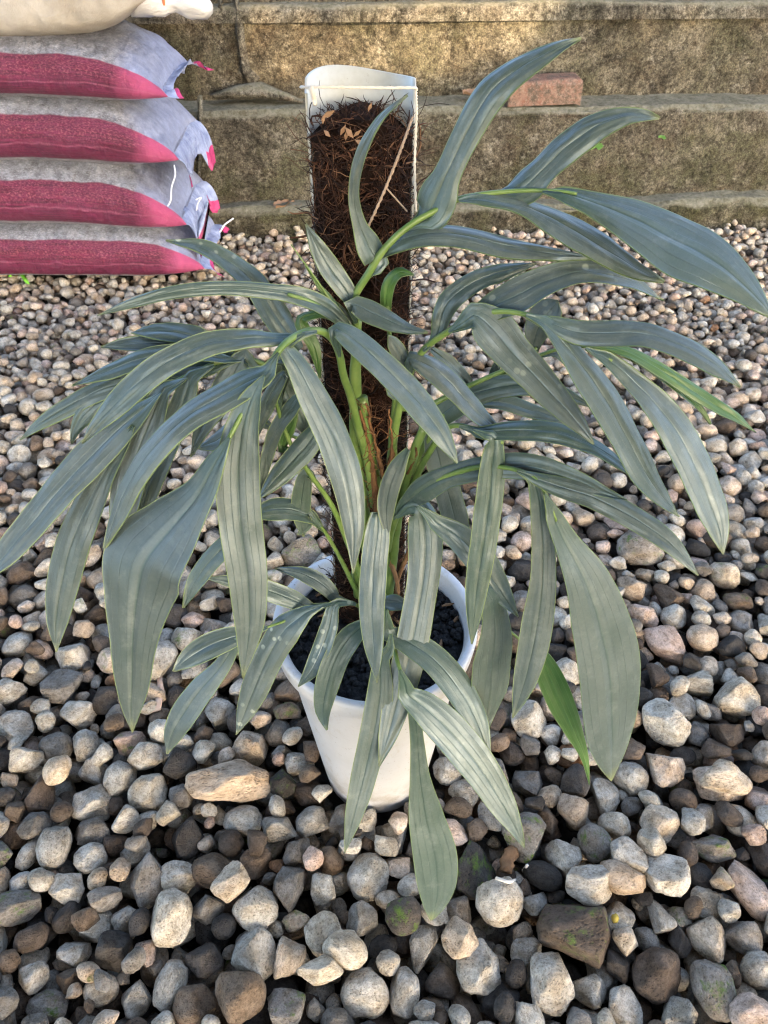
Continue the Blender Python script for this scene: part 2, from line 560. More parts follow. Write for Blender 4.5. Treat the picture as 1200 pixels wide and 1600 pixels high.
M_SACK = sack_material('woven_sack_grey_magenta')
s = NT('blue_film', 0.22, 0.6)
v = s.coord()
c = s.mix(s.rng(s.noise(v, 30, 4), .3, .7), (0.20, 0.24, 0.40), (0.40, 0.45, 0.62))
em = s.attr('hem')
c = s.mix(s.rng(em, 0.5, 0.6), c, (0.46, 0.05, 0.16))
M_FILM = s.done(c, s.bump(s.noise(v, 60, 4, .6), 0.8, 0.01))
s = NT('cream_sack', 0.75, 0.25)
uv = s.coord('UV')
pos = s.coord()
c = s.mix(s.rng(s.noise(pos, 9, 5, .6), .35, .65), (0.31, 0.27, 0.22), (0.46, 0.42, 0.37))
c = s.mix(s.rng(s.noise(s.scale(uv, (500, 120, 1)), 1.0, 2), .5, .8, 0, .3), c, (0.50, 0.42, 0.33))
M_CREAM = s.done(c, s.bump(s.math('ADD', s.noise(s.scale(uv, (700, 160, 1)), 1.0, 2), s.math('MULTIPLY', s.noise(pos, 26, 4), 2.0)), 0.5, 0.005))
s = NT('tree_leaf_green', 0.5)
M_TREE = s.done((0.05, 0.10, 0.03))
s = NT('tree_bark', 0.9)
M_BARK = s.done((0.10, 0.075, 0.05))

# ------------------------------------------------------------------ wall (slightly turned: its right side stands farther off)
WALL_ROT = R(2.6)
WALL_Y = 2.60


def wall_y(x, off=0.0):
    return WALL_Y + off + math.tan(WALL_ROT) * x


GROUND_Z = -0.090
ground = mesh_obj('gravel_ground', [(-40, -40, GROUND_Z), (40, -40, GROUND_Z), (40, 60, GROUND_Z), (-40, 60, GROUND_Z)], [(0, 1, 2, 3)], M_GROUND, smooth=False)
tag(ground, 'grey, tan and dark brown gravel covering the yard', 'ground', kind='structure')


def rough_box(x0, x1, y0, y1, z0, z1, res, amp, seed=0.0, edge=0.012):
    """a box whose front, top and ends are dense rough grids; worn edges"""
    nx = max(2, int((x1 - x0) / res)); ny = max(2, int((y1 - y0) / res)); nzz = max(2, int((z1 - z0) / res))
    bm = bmesh.new()
    bmesh.ops.create_grid
    idx = {}

    def vert(i, j, k):
        key = (i, j, k)
        if key not in idx:
            x = x0 + (x1 - x0) * i / nx; y = y0 + (y1 - y0) * j / ny; z = z0 + (z1 - z0) * k / nzz
            n1 = nz(x, y, z, 3.1, seed) * amp * 1.6 + nz(x, y, z, 14, seed) * amp * 0.7 + nz(x, y, z, 45, seed) * amp * 0.45
            n2 = nz(x, y, z, 2.6, seed + 9) * amp * 1.4 + nz(x, y, z, 16, seed + 3) * amp * 0.6
            yy, zz = y, z
            if j == 0: yy += n1
            if k == nzz: zz += n2
            if j == 0 and k == nzz:
                w = edge * (1.0 + 0.9 * nz(x, 0, 0, 9, seed))
                yy += max(w, 0.002) * 0.6
                zz -= max(w, 0.002) * 0.7
            idx[key] = bm.verts.new((x, yy + math.tan(WALL_ROT) * x, zz))
        return idx[key]
    for i in range(nx):
        for k in range(nzz):
            bm.faces.new((vert(i, 0, k), vert(i + 1, 0, k), vert(i + 1, 0, k + 1), vert(i, 0, k + 1)))
        for j in range(ny):
            bm.faces.new((vert(i, j, nzz), vert(i + 1, j, nzz), vert(i + 1, j + 1, nzz), vert(i, j + 1, nzz)))
    for i in (0, nx):
        for j in range(ny):
            for k in range(nzz):
                q = (vert(i, j, k), vert(i, j + 1, k), vert(i, j + 1, k + 1), vert(i, j, k + 1))
                bm.faces.new(q[::-1] if i == 0 else q)
    V = [v.co.copy() for v in bm.verts]
    bm.verts.index_update()
    F = [tuple(v.index for v in f.verts) for f in bm.faces]
    bm.free()
    return V, F


LEDGE_Z = 0.328
COPE_Z = 0.556
wall = empty('garden_wall', (0, WALL_Y, 0))
tag(wall, 'stepped old plastered concrete wall with moss and brown stains behind the gravel', 'wall')
mesh_obj('footing', *rough_box(-2.6, 2.6, WALL_Y - 0.075, WALL_Y + 0.05, -0.08, 0.052, 0.014, 0.012, 2.0, 0.02), M_FOOT, wall)
mesh_obj('lower_course', *rough_box(-2.6, 2.6, WALL_Y, WALL_Y + 0.17, 0.02, LEDGE_Z, 0.014, 0.006, 5.0, 0.014), M_WALL_LOW, wall)
mesh_obj('upper_course', *rough_box(-2.6, 2.6, WALL_Y + 0.135, WALL_Y + 0.34, LEDGE_Z - 0.04, COPE_Z, 0.014, 0.006, 8.0, 0.006), M_WALL_UP, wall)
mesh_obj('coping', *rough_box(-2.6, 2.6, WALL_Y + 0.118, WALL_Y + 0.34, COPE_Z - 0.016, COPE_Z + 0.028, 0.014, 0.005, 11.0, 0.008), M_MORTAR, wall)
mesh_obj('top_course', *rough_box(-2.6, 2.6, WALL_Y + 0.165, WALL_Y + 0.36, COPE_Z + 0.01, 1.35, 0.03, 0.006, 14.0, 0.01), M_WALL_UP, wall)


def lump_strip(path, radii, flat, seed):
    V, F = tube_geo(path, radii, 14, flat)
    out = []
    for p in V:
        d = nz(p.x, p.y, p.z, 40, seed) * 0.010 + nz(p.x, p.y, p.z, 120, seed) * 0.004
        out.append(p + Vector((d, -abs(d), d * 0.5)))
    return out, F


def on_wall(px, py, off):
    d = ray(px, py)
    t = (WALL_Y + off) / (d.y - math.tan(WALL_ROT) * d.x)
    return C0 + d * t


# old mortar that ran down the upper course and piled up on the ledge
dr = [on_wall(x, y, 0.132) for x, y in ((366, -20), (370, 12), (376, 45), (380, 80), (384, 108), (396, 128))]
mesh_obj('mortar_run', *lump_strip(dr, [0.018, 0.012, 0.020, 0.016, 0.022, 0.03], 0.6, 3.0), M_MORTAR, wall)
dr = [on_wall(x, y, 0.132) for x, y in ((343, -10), (346, 20), (348, 48))]
mesh_obj('mortar_run', *lump_strip(dr, [0.008, 0.010, 0.005], 0.6, 6.0), M_MORTAR, wall)
dr = [on_wall(x, y, o) for x, y, o in ((330, 150, .09), (372, 143, .09), (405, 141, .09), (445, 150, .08), (475, 158, .07))]
mesh_obj('mortar_heap', *lump_strip(dr, [0.012, 0.030, 0.038, 0.022, 0.008], 0.6, 9.0), M_MORTAR, wall)
dr = [on_wall(x, y, 0.002) for x, y in ((312, 150), (314, 210), (310, 280), (312, 320))]
mesh_obj('mortar_joint', *lump_strip(dr, [0.012, 0.016, 0.012, 0.018], 0.5, 12.0), M_MORTAR, wall)

# the loose brick on the ledge
bc = on_wall(846, 153, 0.058)
bl = 0.232; bw = 0.085; bh = 0.068
bV, bF = rough_box(-bl / 2, bl / 2, -bw / 2, bw / 2, 0, bh, 0.008, 0.0035, 21.0, 0.006)
bV = [Vector((p.x, p.y - math.tan(WALL_ROT) * p.x, p.z)) for p in bV]
for p in bV:
    if p.x > bl / 2 - 0.012: p.z -= 0.006 * (p.x - (bl / 2 - 0.012)) / 0.012
nb = len(bV)
brick = mesh_obj('brick', bV, bF, M_BRICK)
brick.location = (bc.x, bc.y, LEDGE_Z + 0.003)
brick.rotation_euler = (R(1.5), R(-1.0), R(4))
tag(brick, 'weathered red brick lying loose on the mossy wall ledge', 'brick')

# ------------------------------------------------------------------ gravel
POT_C = Vector((-0.011, 0.592, 0.0))
POT_H = 0.312
POT_R = 0.125
POT_RB = 0.080


def stone_shape(seed, sub):
    rs = np.random.default_rng(seed)
    bm = bmesh.new()
    bmesh.ops.create_icosphere(bm, subdivisions=sub, radius=1.0)
    P = np.array([v.co[:] for v in bm.verts])
    bm.verts.index_update()
    F = np.array([[v.index for v in f.verts] for f in bm.faces])
    bm.free()
    base = P.copy()
    soft = seed % 5 in (1, 3)
    for _ in range(rs.integers(4, 8) if soft else rs.integers(9, 15)):
        n = rs.normal(size=3); n /= np.linalg.norm(n)
        d = rs.uniform(0.66, 0.90) if soft else rs.uniform(0.50, 0.84)
        e = P @ n - d
        P -= np.outer(np.where(e > 0, e * 0.93, 0), n)
    off = rs.uniform(0, 50)
    for i in range(len(P)):
        p = Vector(base[i])
        k = 1 + 0.09 * mnoise.noise(p * 1.6 + Vector((off, 0, 0))) + 0.05 * mnoise.noise(p * 4.2 + Vector((0, off, 0))) + 0.022 * mnoise.noise(p * 9 + Vector((0, 0, off)))
        P[i] *= k
    P -= (P.max(0) + P.min(0)) / 2
    P /= np.abs(P).max(0)
    return P, F


NSHAPE = 40
SHAPES2 = [stone_shape(100 + i, 2) for i in range(NSHAPE)]
SHAPES3 = [stone_shape(100 + i, 3) for i in range(NSHAPE)]
TONES = {
    'light': [(0.49, 0.445, 0.375), (0.54, 0.49, 0.41), (0.45, 0.415, 0.355), (0.51, 0.45, 0.36), (0.42, 0.39, 0.34)],
    'tan': [(0.50, 0.405, 0.305), (0.46, 0.36, 0.265), (0.55, 0.455, 0.345), (0.57, 0.46, 0.36)],
    'pink': [(0.50, 0.365, 0.29), (0.53, 0.41, 0.335)],
    'grey': [(0.22, 0.20, 0.175), (0.27, 0.24, 0.205), (0.19, 0.172, 0.15)],
    'brown': [(0.125, 0.092, 0.068), (0.155, 0.115, 0.082), (0.100, 0.076, 0.058), (0.19, 0.138, 0.098)],
    'dark': [(0.062, 0.055, 0.049), (0.080, 0.068, 0.058), (0.052, 0.047, 0.043)],
    'rust': [(0.32, 0.18, 0.10), (0.36, 0.24, 0.14)],
}


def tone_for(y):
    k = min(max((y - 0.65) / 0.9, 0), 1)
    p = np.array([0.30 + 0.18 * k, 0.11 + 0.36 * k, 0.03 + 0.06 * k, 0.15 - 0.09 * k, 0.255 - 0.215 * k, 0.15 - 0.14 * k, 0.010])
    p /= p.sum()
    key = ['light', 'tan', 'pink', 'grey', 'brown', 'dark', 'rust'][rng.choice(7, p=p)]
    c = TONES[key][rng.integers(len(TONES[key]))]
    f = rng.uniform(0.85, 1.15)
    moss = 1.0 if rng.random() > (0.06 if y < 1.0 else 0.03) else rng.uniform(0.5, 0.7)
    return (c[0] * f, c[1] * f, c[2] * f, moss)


GX0, GX1, GY0, GY1, GS = -2.3, 2.3, -0.30, 2.66, 0.005
GNX, GNY = int((GX1 - GX0) / GS), int((GY1 - GY0) / GS)
HF = np.full((GNX, GNY), GROUND_Z)
gx = GX0 + (np.arange(GNX) + 0.5) * GS
gy = GY0 + (np.arange(GNY) + 0.5) * GS
blocked = ((gx[:, None] - POT_C.x) ** 2 + (gy[None, :] - POT_C.y) ** 2) < (POT_RB + 0.004) ** 2
HF[blocked] = 1.0
HF[gy[None, :] > (WALL_Y - 0.055 + math.tan(WALL_ROT) * gx[:, None])] = 1.0
SACK_X1 = -0.60
sack_zone = (gx[:, None] < SACK_X1 - 0.05) & (gy[None, :] > 2.27)
HF[sack_zone] = 1.0
stones = []      # x y z a b c yaw tiltx tilty shape tint


def place(x, y, a, b, c, yaw, limit, test_only=False):
    r = max(a, b)
    i0, i1 = int((x - r - GX0) / GS), int((x + r - GX0) / GS) + 1
    j0, j1 = int((y - r - GY0) / GS), int((y + r - GY0) / GS) + 1
    if i0 < 0 or j0 < 0 or i1 >= GNX or j1 >= GNY: return None
    X = gx[i0:i1, None] - x; Y = gy[None, j0:j1] - y
    cs, sn = math.cos(yaw), math.sin(yaw)
    q = ((X * cs + Y * sn) / a) ** 2 + ((-X * sn + Y * cs) / b) ** 2
    m = q < 0.92
    hh = c * np.sqrt(np.clip(1 - q, 0.0, 1)) ** 0.8
    patch = HF[i0:i1, j0:j1]
    z = (patch + hh)[m].max() if m.any() else 9
    if test_only or z > limit: return z
    top = np.where(m, z + hh, -9)
    np.maximum(patch, top, out=patch)
    return z


def fill(n_try, lo, hi, zlim, k, ymin=-0.3, ymax=2.64):
    for _ in range(n_try):
        best = None
        y = rng.uniform(ymin, ymax)
        for _k in range(k):
            yy = min(max(y + rng.normal() * 0.08, GY0 + .04), ymax)
            half = 0.50 * yy + 0.50
            xx = rng.uniform(-half, half) if _k % 3 == 0 or best is None else best[1] + rng.normal() * 0.05
            if _k == 0:
                sc = 1.0 if yy < 1.55 else 0.80
                a = rng.uniform(lo, hi) * sc
                a = a * rng.uniform(0.95, 1.25) if rng.random() < 0.12 else a
                b = a * rng.uniform(0.68, 0.98); c = b * rng.uniform(0.68, 0.95); yaw = rng.uniform(0, math.pi)
            z = place(xx, yy, a, b, c, yaw, zlim, True)
            if z is None: continue
            if best is None or z < best[0]: best = (z, xx, yy)
        if best is None or best[0] + c * 0.5 > zlim:
            continue
        place(best[1], best[2], a, b, c, yaw, 9)
        stones.append((best[1], best[2], best[0], a * 1.05, b * 1.05, c * 1.05, yaw, rng.normal() * 0.18, rng.normal() * 0.18, int(rng.integers(NSHAPE)), tone_for(best[2])))


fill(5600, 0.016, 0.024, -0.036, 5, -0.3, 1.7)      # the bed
NBED = len(stones)
PINS = []
for dx, lst in ((0, [
    (715, 145, 255, 110, 'tan', 4), (460, 168, 118, 108, 'light', -40), (282, 195, 118, 100, 'light', 0), (370, 122, 95, 100, 'light', 0),
    (165, 340, 105, 125, 'light', 10), (278, 375, 105, 85, 'light', 0), (455, 440, 115, 160, 'grey', 10), (555, 435, 105, 95, 'light', 0),
    (535, 565, 130, 160, 'light', 15), (670, 415, 155, 95, 'brown', -12), (755, 250, 120, 85, 'light', 0), (580, 305, 105, 120, 'dark', 0),
    (800, 535, 140, 120, 'light', -30), (730, 470, 95, 110, 'tan', -25), (790, 675, 140, 155, 'light', 30), (1010, 615, 120, 120, 'light', 0),
    (1080, 675, 140, 105, 'light', -10), (905, 695, 88, 120, 'tan', -10), (1000, 740, 140, 80, 'light', 10), (1140, 795, 150, 135, 'light', 0),
    (745, 815, 165, 145, 'brown', -20), (605, 840, 130, 120, 'brown', 0), (890, 850, 120, 110, 'grey', 0), (410, 805, 100, 105, 'light', 0),
    (525, 765, 95, 140, 'light', -15), (130, 825, 130, 85, 'grey', 0), (50, 530, 140, 95, 'grey', 10), (975, 255, 105, 88, 'light', 0),
    (1150, 425, 130, 128, 'light', 0), (80, 360, 60, 140, 'light', -15), (120, 170, 90, 115, 'brown', 15), (185, 120, 80, 85, 'tan', 0),
    (900, 470, 90, 170, 'grey', -8), (210, 465, 110, 85, 'light', -25), (90, 745, 95, 90, 'light', 0), (215, 665, 100, 80, 'light', 0)]),
    (600, [
    (600, 615, 235, 180, 'brown', 0), (285, 410, 138, 165, 'dark', 0), (360, 520, 145, 135, 'light', 0), (640, 480, 155, 105, 'light', 0),
    (740, 455, 140, 95, 'tan', -20), (875, 440, 150, 118, 'light', 0), (755, 385, 105, 98, 'light', 0), (860, 275, 110, 108, 'tan', -30),
    (890, 105, 115, 108, 'tan', 0), (1055, 145, 155, 95, 'tan', 0), (1150, 470, 110, 165, 'pink', 20), (860, 740, 165, 135, 'brown', 25),
    (1020, 630, 118, 130, 'tan', 0), (1030, 790, 128, 165, 'grey', 0), (525, 770, 135, 160, 'light', -10), (650, 785, 110, 95, 'light', 0),
    (760, 840, 105, 118, 'light', -15), (295, 715, 135, 145, 'light', 0), (230, 640, 108, 108, 'tan', 20), (120, 650, 85, 175, 'light', -15),
    (185, 750, 110, 98, 'dark', 0), (65, 790, 95, 135, 'light', 0), (60, 570, 110, 108, 'dark', 0), (595, 230, 100, 88, 'tan', 0),
    (440, 320, 140, 128, 'grey', 0), (660, 330, 100, 108, 'grey', 0), (1150, 880, 160, 110, 'pink', 0), (450, 665, 100, 80, 'light', 0),
    (1030, 340, 140, 80, 'grey', 0), (830, 345, 85, 80, 'light', 0), (700, 175, 80, 105, 'light', 0), (455, 130, 95, 95, 'grey', 0)])):
    for (cx, cy, w, h, t, rot) in lst:
        PINS.append((dx + cx / 2, 1150 + cy / 2, w / 2, h / 2, t, rot))
PINS += [(998, 857, 68, 46, 'grey', 0), (1045, 1000, 55, 55, 'pink', 30), (1040, 1130, 66, 66, 'light', 20), (92, 1070, 62, 50, 'grey', 0),
         (25, 1130, 60, 40, 'light', -20), (120, 1110, 56, 36, 'light', 10), (110, 1020, 54, 44, 'light', 0), (245, 1035, 60, 56, 'light', 0),
         (470, 860, 62, 38, 'grey', 0), (340, 1105, 46, 44, 'light', 0), (1150, 1085, 70, 50, 'light', 0), (1130, 1220, 80, 46, 'tan', 0)]
for (px, py, w, h, t, rot) in PINS:
    p = at_z(px, py, -0.012)
    dep = (p - C0).dot(CF)
    sx = w / FPX * dep / 2
    el = math.atan2(CAM_H, p.y)
    sy = h / FPX * dep / 2 / max(math.sin(el), 0.55)
    sy = min(sy, sx * 1.6)
    c = min(sx, sy) * rng.uniform(0.72, 0.85)
    z = place(p.x, p.y, sx * 0.9, sy * 0.9, c, R(rot), 9, True)
    if z is None: continue
    z = min(z, 0.012 - c * 0.75)
    i0, i1 = int((p.x - sx - GX0) / GS), int((p.x + sx - GX0) / GS) + 1
    j0, j1 = int((p.y - sy - GY0) / GS), int((p.y + sy - GY0) / GS) + 1
    if i0 < 0 or j0 < 0: continue
    qq = ((gx[i0:i1, None] - p.x) / sx) ** 2 + ((gy[None, j0:j1] - p.y) / sy) ** 2
    pt = HF[i0:i1, j0:j1]
    np.maximum(pt, np.where(qq < 0.95, z + c * np.sqrt(np.clip(1 - qq, 0, 1)) + 0.022, -9), out=pt)
    col = TONES[t][rng.integers(len(TONES[t]))]
    f = rng.uniform(0.92, 1.1)
    moss = 0.55 if t in ('grey', 'dark') and rng.random() < 0.6 or (px == 900 and py > 1400) else 1.0
    stones.append((p.x, p.y, z, sx * 1.04, sy * 1.04, c * 1.05, R(rot), 0, 0, int(rng.integers(NSHAPE)), (col[0] * f, col[1] * f, col[2] * f, moss)))


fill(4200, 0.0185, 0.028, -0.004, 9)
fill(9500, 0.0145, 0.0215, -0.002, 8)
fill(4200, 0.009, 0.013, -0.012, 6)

# which 300 stones show largest: they become pieces of their own
score = []
for i, st in enumerate(stones):
    p = Vector(st[:3])
    px, py = pix(p)
    dep = (p - C0).dot(CF)
    ii, jj = int((st[0] - GX0) / GS), int((st[1] - GY0) / GS)
    vis = HF[ii, jj] <= st[2] + st[5] * 1.15 + 0.023
    inside = -10 < px < 1210 and -10 < py < 1610
    hid = abs(px - 590) < 90 and 860 < py < 1250
    score.append((st[3] * st[4]) ** 0.5 / dep * (1 if vis and inside and not hid else 0.02))
order = np.argsort(-np.array(score))
near = set(order[:300].tolist())
SHAPES4 = []
for i in range(NSHAPE):
    P, F = stone_shape(100 + i, 4)
    me = bpy.data.meshes.new('stone')
    me.from_pydata(P.tolist(), [], F.tolist())
    me.materials.append(M_STONE_OBJ)
    me.polygons.foreach_set('use_smooth', [True] * len(F))
    me.update()
    SHAPES4.append(me)
VV, FF, CC = [], [], []
base = 0
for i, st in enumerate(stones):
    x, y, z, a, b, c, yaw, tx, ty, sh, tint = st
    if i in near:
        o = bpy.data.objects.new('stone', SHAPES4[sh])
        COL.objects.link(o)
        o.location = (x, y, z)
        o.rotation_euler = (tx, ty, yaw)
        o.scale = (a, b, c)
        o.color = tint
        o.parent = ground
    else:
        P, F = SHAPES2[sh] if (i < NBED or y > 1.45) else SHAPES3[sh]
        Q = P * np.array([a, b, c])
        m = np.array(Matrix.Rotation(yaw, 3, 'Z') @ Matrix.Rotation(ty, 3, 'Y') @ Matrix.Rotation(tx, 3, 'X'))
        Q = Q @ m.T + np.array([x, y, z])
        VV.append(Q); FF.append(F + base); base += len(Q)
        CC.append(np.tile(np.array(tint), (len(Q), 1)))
VV = np.concatenate(VV); FF = np.concatenate(FF); CC = np.concatenate(CC)
me = bpy.data.meshes.new('gravel')
me.vertices.add(len(VV)); me.vertices.foreach_set('co', VV.ravel())
me.loops.add(FF.size); me.loops.foreach_set('vertex_index', FF.ravel().astype(np.int32))
me.polygons.add(len(FF)); me.polygons.foreach_set('loop_start', np.arange(0, FF.size, 3, dtype=np.int32))
me.polygons.foreach_set('use_smooth', np.ones(len(FF), bool))
me.update(calc_edges=True)
ca = me.color_attributes.new('tint', 'FLOAT_COLOR', 'POINT')
ca.data.foreach_set('color', CC.ravel())
me.materials.append(M_STONE_MESH)
gravel = bpy.data.objects.new('gravel', me)
COL.objects.link(gravel)
gravel.parent = ground
gravel['kind'] = 'stuff'
print('stones', len(stones), 'gravel tris', len(FF))

# ------------------------------------------------------------------ sacks
def sack(zc, b, xr, yc, a, droop, mat, label, seed, endz=-0.33, film=True, group='filled sacks stacked against the wall', tint_end=1.0, xl=-1.62):
    root = empty('sack', ((xl + xr) / 2, yc, max(zc - b, 0)))
    tag(root, label, 'sack', group)
    NU, NV = 96, 64
    V, F, UV, E = [], [], [], []
    for i in range(NU + 1):
        t = i / NU
        t = 1 - (1 - t) ** 1.6
        x = xl + (xr - xl) * t
        dr = (xr - x)
        dl = (x - xl)
        er = max(0.0, 1 - dr / 0.20); el = max(0.0, 1 - dl / 0.20)
        e = max(er, el)
        hf = max(1 - e ** 2.2, 0.0) ** 0.62 * 0.985 + 0.015
        wf = 1 - 0.16 * e ** 3
        cz = zc - droop * (max(0, 1 - dr / 0.42) ** 2) + endz * b * er ** 3
        for j in range(NV):
            an = 2 * math.pi * j / NV          # j = NV/2 faces the photographer
            cy, sz = -math.cos(an), math.sin(an)
            py = math.copysign(abs(cy) ** 0.75, cy)
            pz = math.copysign(abs(sz) ** 0.62, sz)
            y = yc - py * a * wf if False else yc + py * a * wf * (-1)
            # angle 0 = back, pi = front
            y = yc + (a * wf) * math.copysign(abs(math.cos(an)) ** 0.72, math.cos(an))
            z = cz + pz * b * hf
            wr = nz(x, y, z, 7, seed) * 0.012 + nz(x * 2.5, y, z, 16, seed) * 0.006 + nz(x * 0.8, y, z * 2.5, 24, seed) * 0.004
            wr += e * (nz(x * 0.7, y * 2.2, z, 28, seed + 4) * 0.012)
            wr *= 1 - e ** 4
            ear = (0.026 if math.cos(an) < 0 else 0.015) * er ** 2 * abs(math.cos(an)) ** 4
            V.append(Vector((x + ear, y + wr * math.cos(an), z + wr * (0.6 if pz > 0 else 0.3) - ear * 0.3)))
            UV.append((x, j / NV)); E.append(er)
    for i in range(NU):
        for j in range(NV):
            j2 = (j + 1) % NV
            F.append((i * NV + j, i * NV + j2, (i + 1) * NV + j2, (i + 1) * NV + j))
    F.append(tuple(NU * NV + j for j in range(NV)))
    o = mesh_obj('bag', V, F, mat, root)
    me = o.data
    ul = me.uv_layers.new(name='UVMap')
    for p in me.polygons:
        wrap = any((me.loops[l].vertex_index % NV) == NV - 1 for l in p.loop_indices) and len(p.loop_indices) == 4
        for l in p.loop_indices:
            vi = me.loops[l].vertex_index
            u, w = UV[vi]
            if wrap and vi % NV == 0: w = 1.0
            ul.data[l].uv = (u, w)
    at = me.attributes.new('end', 'FLOAT', 'POINT')
    at.data.foreach_set('value', E)
    return root


def film_flap(root, pts, seed, hem=0.12, amp=0.012):
    """a crumpled sheet of sack film spanned between two edges, each a list of points"""
    A, B = pts
    n, m = 22, 14
    a = catmull(A, n); b = catmull(B, n)
    V, F, H = [], [], []
    for i in range(n):
        for j in range(m):
            t = j / (m - 1)
            p = Vector(a[i]) * (1 - t) + Vector(b[i]) * t
            k = min(1, t * 3)
            d = nz(p.x, p.y, p.z, 26, seed) * amp * 1.5 + nz(p.x, p.y, p.z, 60, seed) * amp * 0.8
            d2 = nz(p.x, p.y, p.z, 30, seed + 20) * amp
            V.append(p + Vector((d * 0.6, -d, d2)) * k)
            H.append(1.0 if t > 1 - hem else 0.0)
    for i in range(n - 1):
        for j in range(m - 1):
            F.append((i * m + j, (i + 1) * m + j, (i + 1) * m + j + 1, i * m + j + 1))
    N = len(V)
    V2 = V + [p + Vector((0.0006, 0.0012, 0.0004)) for p in V]
    F2 = F + [tuple(k + N for k in f[::-1]) for f in F]
    o = mesh_obj('end_flap', V2, F2, M_FILM, root)
    at = o.data.attributes.new('hem', 'FLOAT', 'POINT')
    at.data.foreach_set('value', H + H)
    return o


SY = 2.355           # middle of the stack in depth
SA = 0.20
zs = []
def zpix(py, y):
    return at_y(150, py, y).z
zb_ = [zpix(q, SY - SA) for q in (432, 362, 262, 160, 66)]
zb_[0] -= 0.022
zm_ = [(zb_[i] + zb_[i + 1]) / 2 for i in range(4)]
hb_ = [(zb_[i + 1] - zb_[i]) / 2 + 0.012 for i in range(4)]
print('sack z', zb_)
s1 = sack(zm_[0], hb_[0], -0.565, SY, SA, 0.010, M_SACK, 'lowest grey and magenta woven sack, resting on the gravel', 1.0)
s2 = sack(zm_[1], hb_[1], -0.595, SY, SA, 0.040, M_SACK, 'grey and magenta woven sack lying directly on the lowest sack', 2.0)
s3 = sack(zm_[2], hb_[2], -0.585, SY, SA, 0.032, M_SACK, 'grey and magenta woven sack second below the cream sack', 3.0)
s4 = sack(zm_[3], hb_[3], -0.585, SY, SA, 0.028, M_SACK, 'grey and magenta woven sack directly under the cream sack', 4.0)
s5 = sack(zb_[4] + 0.078, 0.088, -0.585, SY - 0.005, SA, -0.015, M_CREAM, 'cream woven sack tied shut on top of the sack stack', 5.0, endz=0.05)
# tied neck of the cream sack
nk = [at_y(x, y, 2.30) for x, y in ((222, -12), (244, 2), (262, 7), (282, 7), (306, 9), (332, 14))]
V, F = tube_geo([Vector(p) for p in catmull([p[:] for p in nk], 14)], [0.075, 0.062, 0.050, 0.036, 0.024, 0.017, 0.020, 0.026, 0.031, 0.034, 0.035, 0.034, 0.030, 0.010], 18, 0.8)
V = [p + Vector((0, 0, nz(p.x, p.y * 3, p.z * 3, 22, 2.0) * 0.012)) for p in V]
s = NT('white_sack_neck', 0.6, 0.4)
M_NECK = s.done((0.58, 0.56, 0.54), s.bump(s.noise(s.scale(s.coord(), (0.2, 1, 1)), 120, 3), 0.7, 0.006))
mesh_obj('tied_neck', V, F, M_NECK, s5)
V, F = tube_geo([at_y(252, -14, 2.285), at_y(256, 0, 2.275), at_y(256, 14, 2.285)], [0.004] * 3, 6)
s = NT('orange_tie', 0.6)
mesh_obj('tie', V, F, s.done((0.70, 0.20, 0.08)), s5)


def P3(lst):
    return [at_y(x, y, Y)[:] for x, y, Y in lst]


def frill(root, length, droop, back_ear, front_ear, seed):
    """the unfilled film past the seam: grows out of the end ring of the bag"""
    bag = [c for c in root.children if c.name.startswith('bag')][0]
    NV, NU = 64, 96
    ring = [bag.data.vertices[NU * NV + j].co.copy() for j in range(NV)]
    yc = sum(p.y for p in ring) / NV
    a = max(abs(p.y - yc) for p in ring)
    m = 9
    V, F, H = [], [], []
    for k in range(m):
        t = k / (m - 1)
        for j, p in enumerate(ring):
            if k:
                p = (p + ring[(NV - j) % NV]) / 2 + Vector((0, 0, 0.0006 if j < NV // 2 else -0.0006))
            w = (p.y - yc) / a
            ln = length * (0.75 + 0.5 * nz(w * 2.2, seed, 0, 1.0)) + back_ear * max(0, w - 0.45) / 0.55 + front_ear * max(0, -w - 0.55) / 0.45
            ruff = (nz(w * 3.3, seed, 0.3 * t, 1.0) * 0.030 + nz(w * 8, seed + 4, t, 1.0) * 0.012) * t ** 0.8
            dz = -droop * ln * (t ** 1.5) + ruff * 0.9
            out = ln * t * (1 - 0.55 * min(1, droop) * t)
            q = p + Vector((out + abs(ruff) * 0.3, -0.05 * ln * t + ruff * 0.8, dz))
            V.append(q)
            H.append(1.0 if (k >= m - 3 and (w < -0.72 or w > 0.70)) else 0.0)
    for k in range(m - 1):
        for j in range(NV):
            j2 = (j + 1) % NV
            F.append((k * NV + j, k * NV + j2, (k + 1) * NV + j2, (k + 1) * NV + j))
    F.append(tuple((m - 1) * NV + j for j in range(NV)))
    o = mesh_obj('end_flap', V, F, M_FILM, root)
    at = o.data.attributes.new('hem', 'FLOAT', 'POINT')
    at.data.foreach_set('value', H)


frill(s4, 0.030, 0.15, 0.055, 0.020, 1.0)
frill(s3, 0.075, 1.30, 0.040, 0.010, 2.0)
frill(s2, 0.075, 1.25, 0.030, 0.012, 3.0)
frill(s1, 0.050, 0.35, 0.020, 0.030, 4.0)


def thread(name, pts, r, mat, label, cat, n=24, jit=0.0):
    P = [Vector(p) for p in catmull([p[:] for p in pts], n)]
    P = [p + Vector((random.gauss(0, jit), random.gauss(0, jit), abs(random.gauss(0, jit)))) for p in P]
    V, F = tube_geo(P, [r] * n, 5)
    o = mesh_obj(name, V, F, mat)
    if label: tag(o, label, cat)
    return o


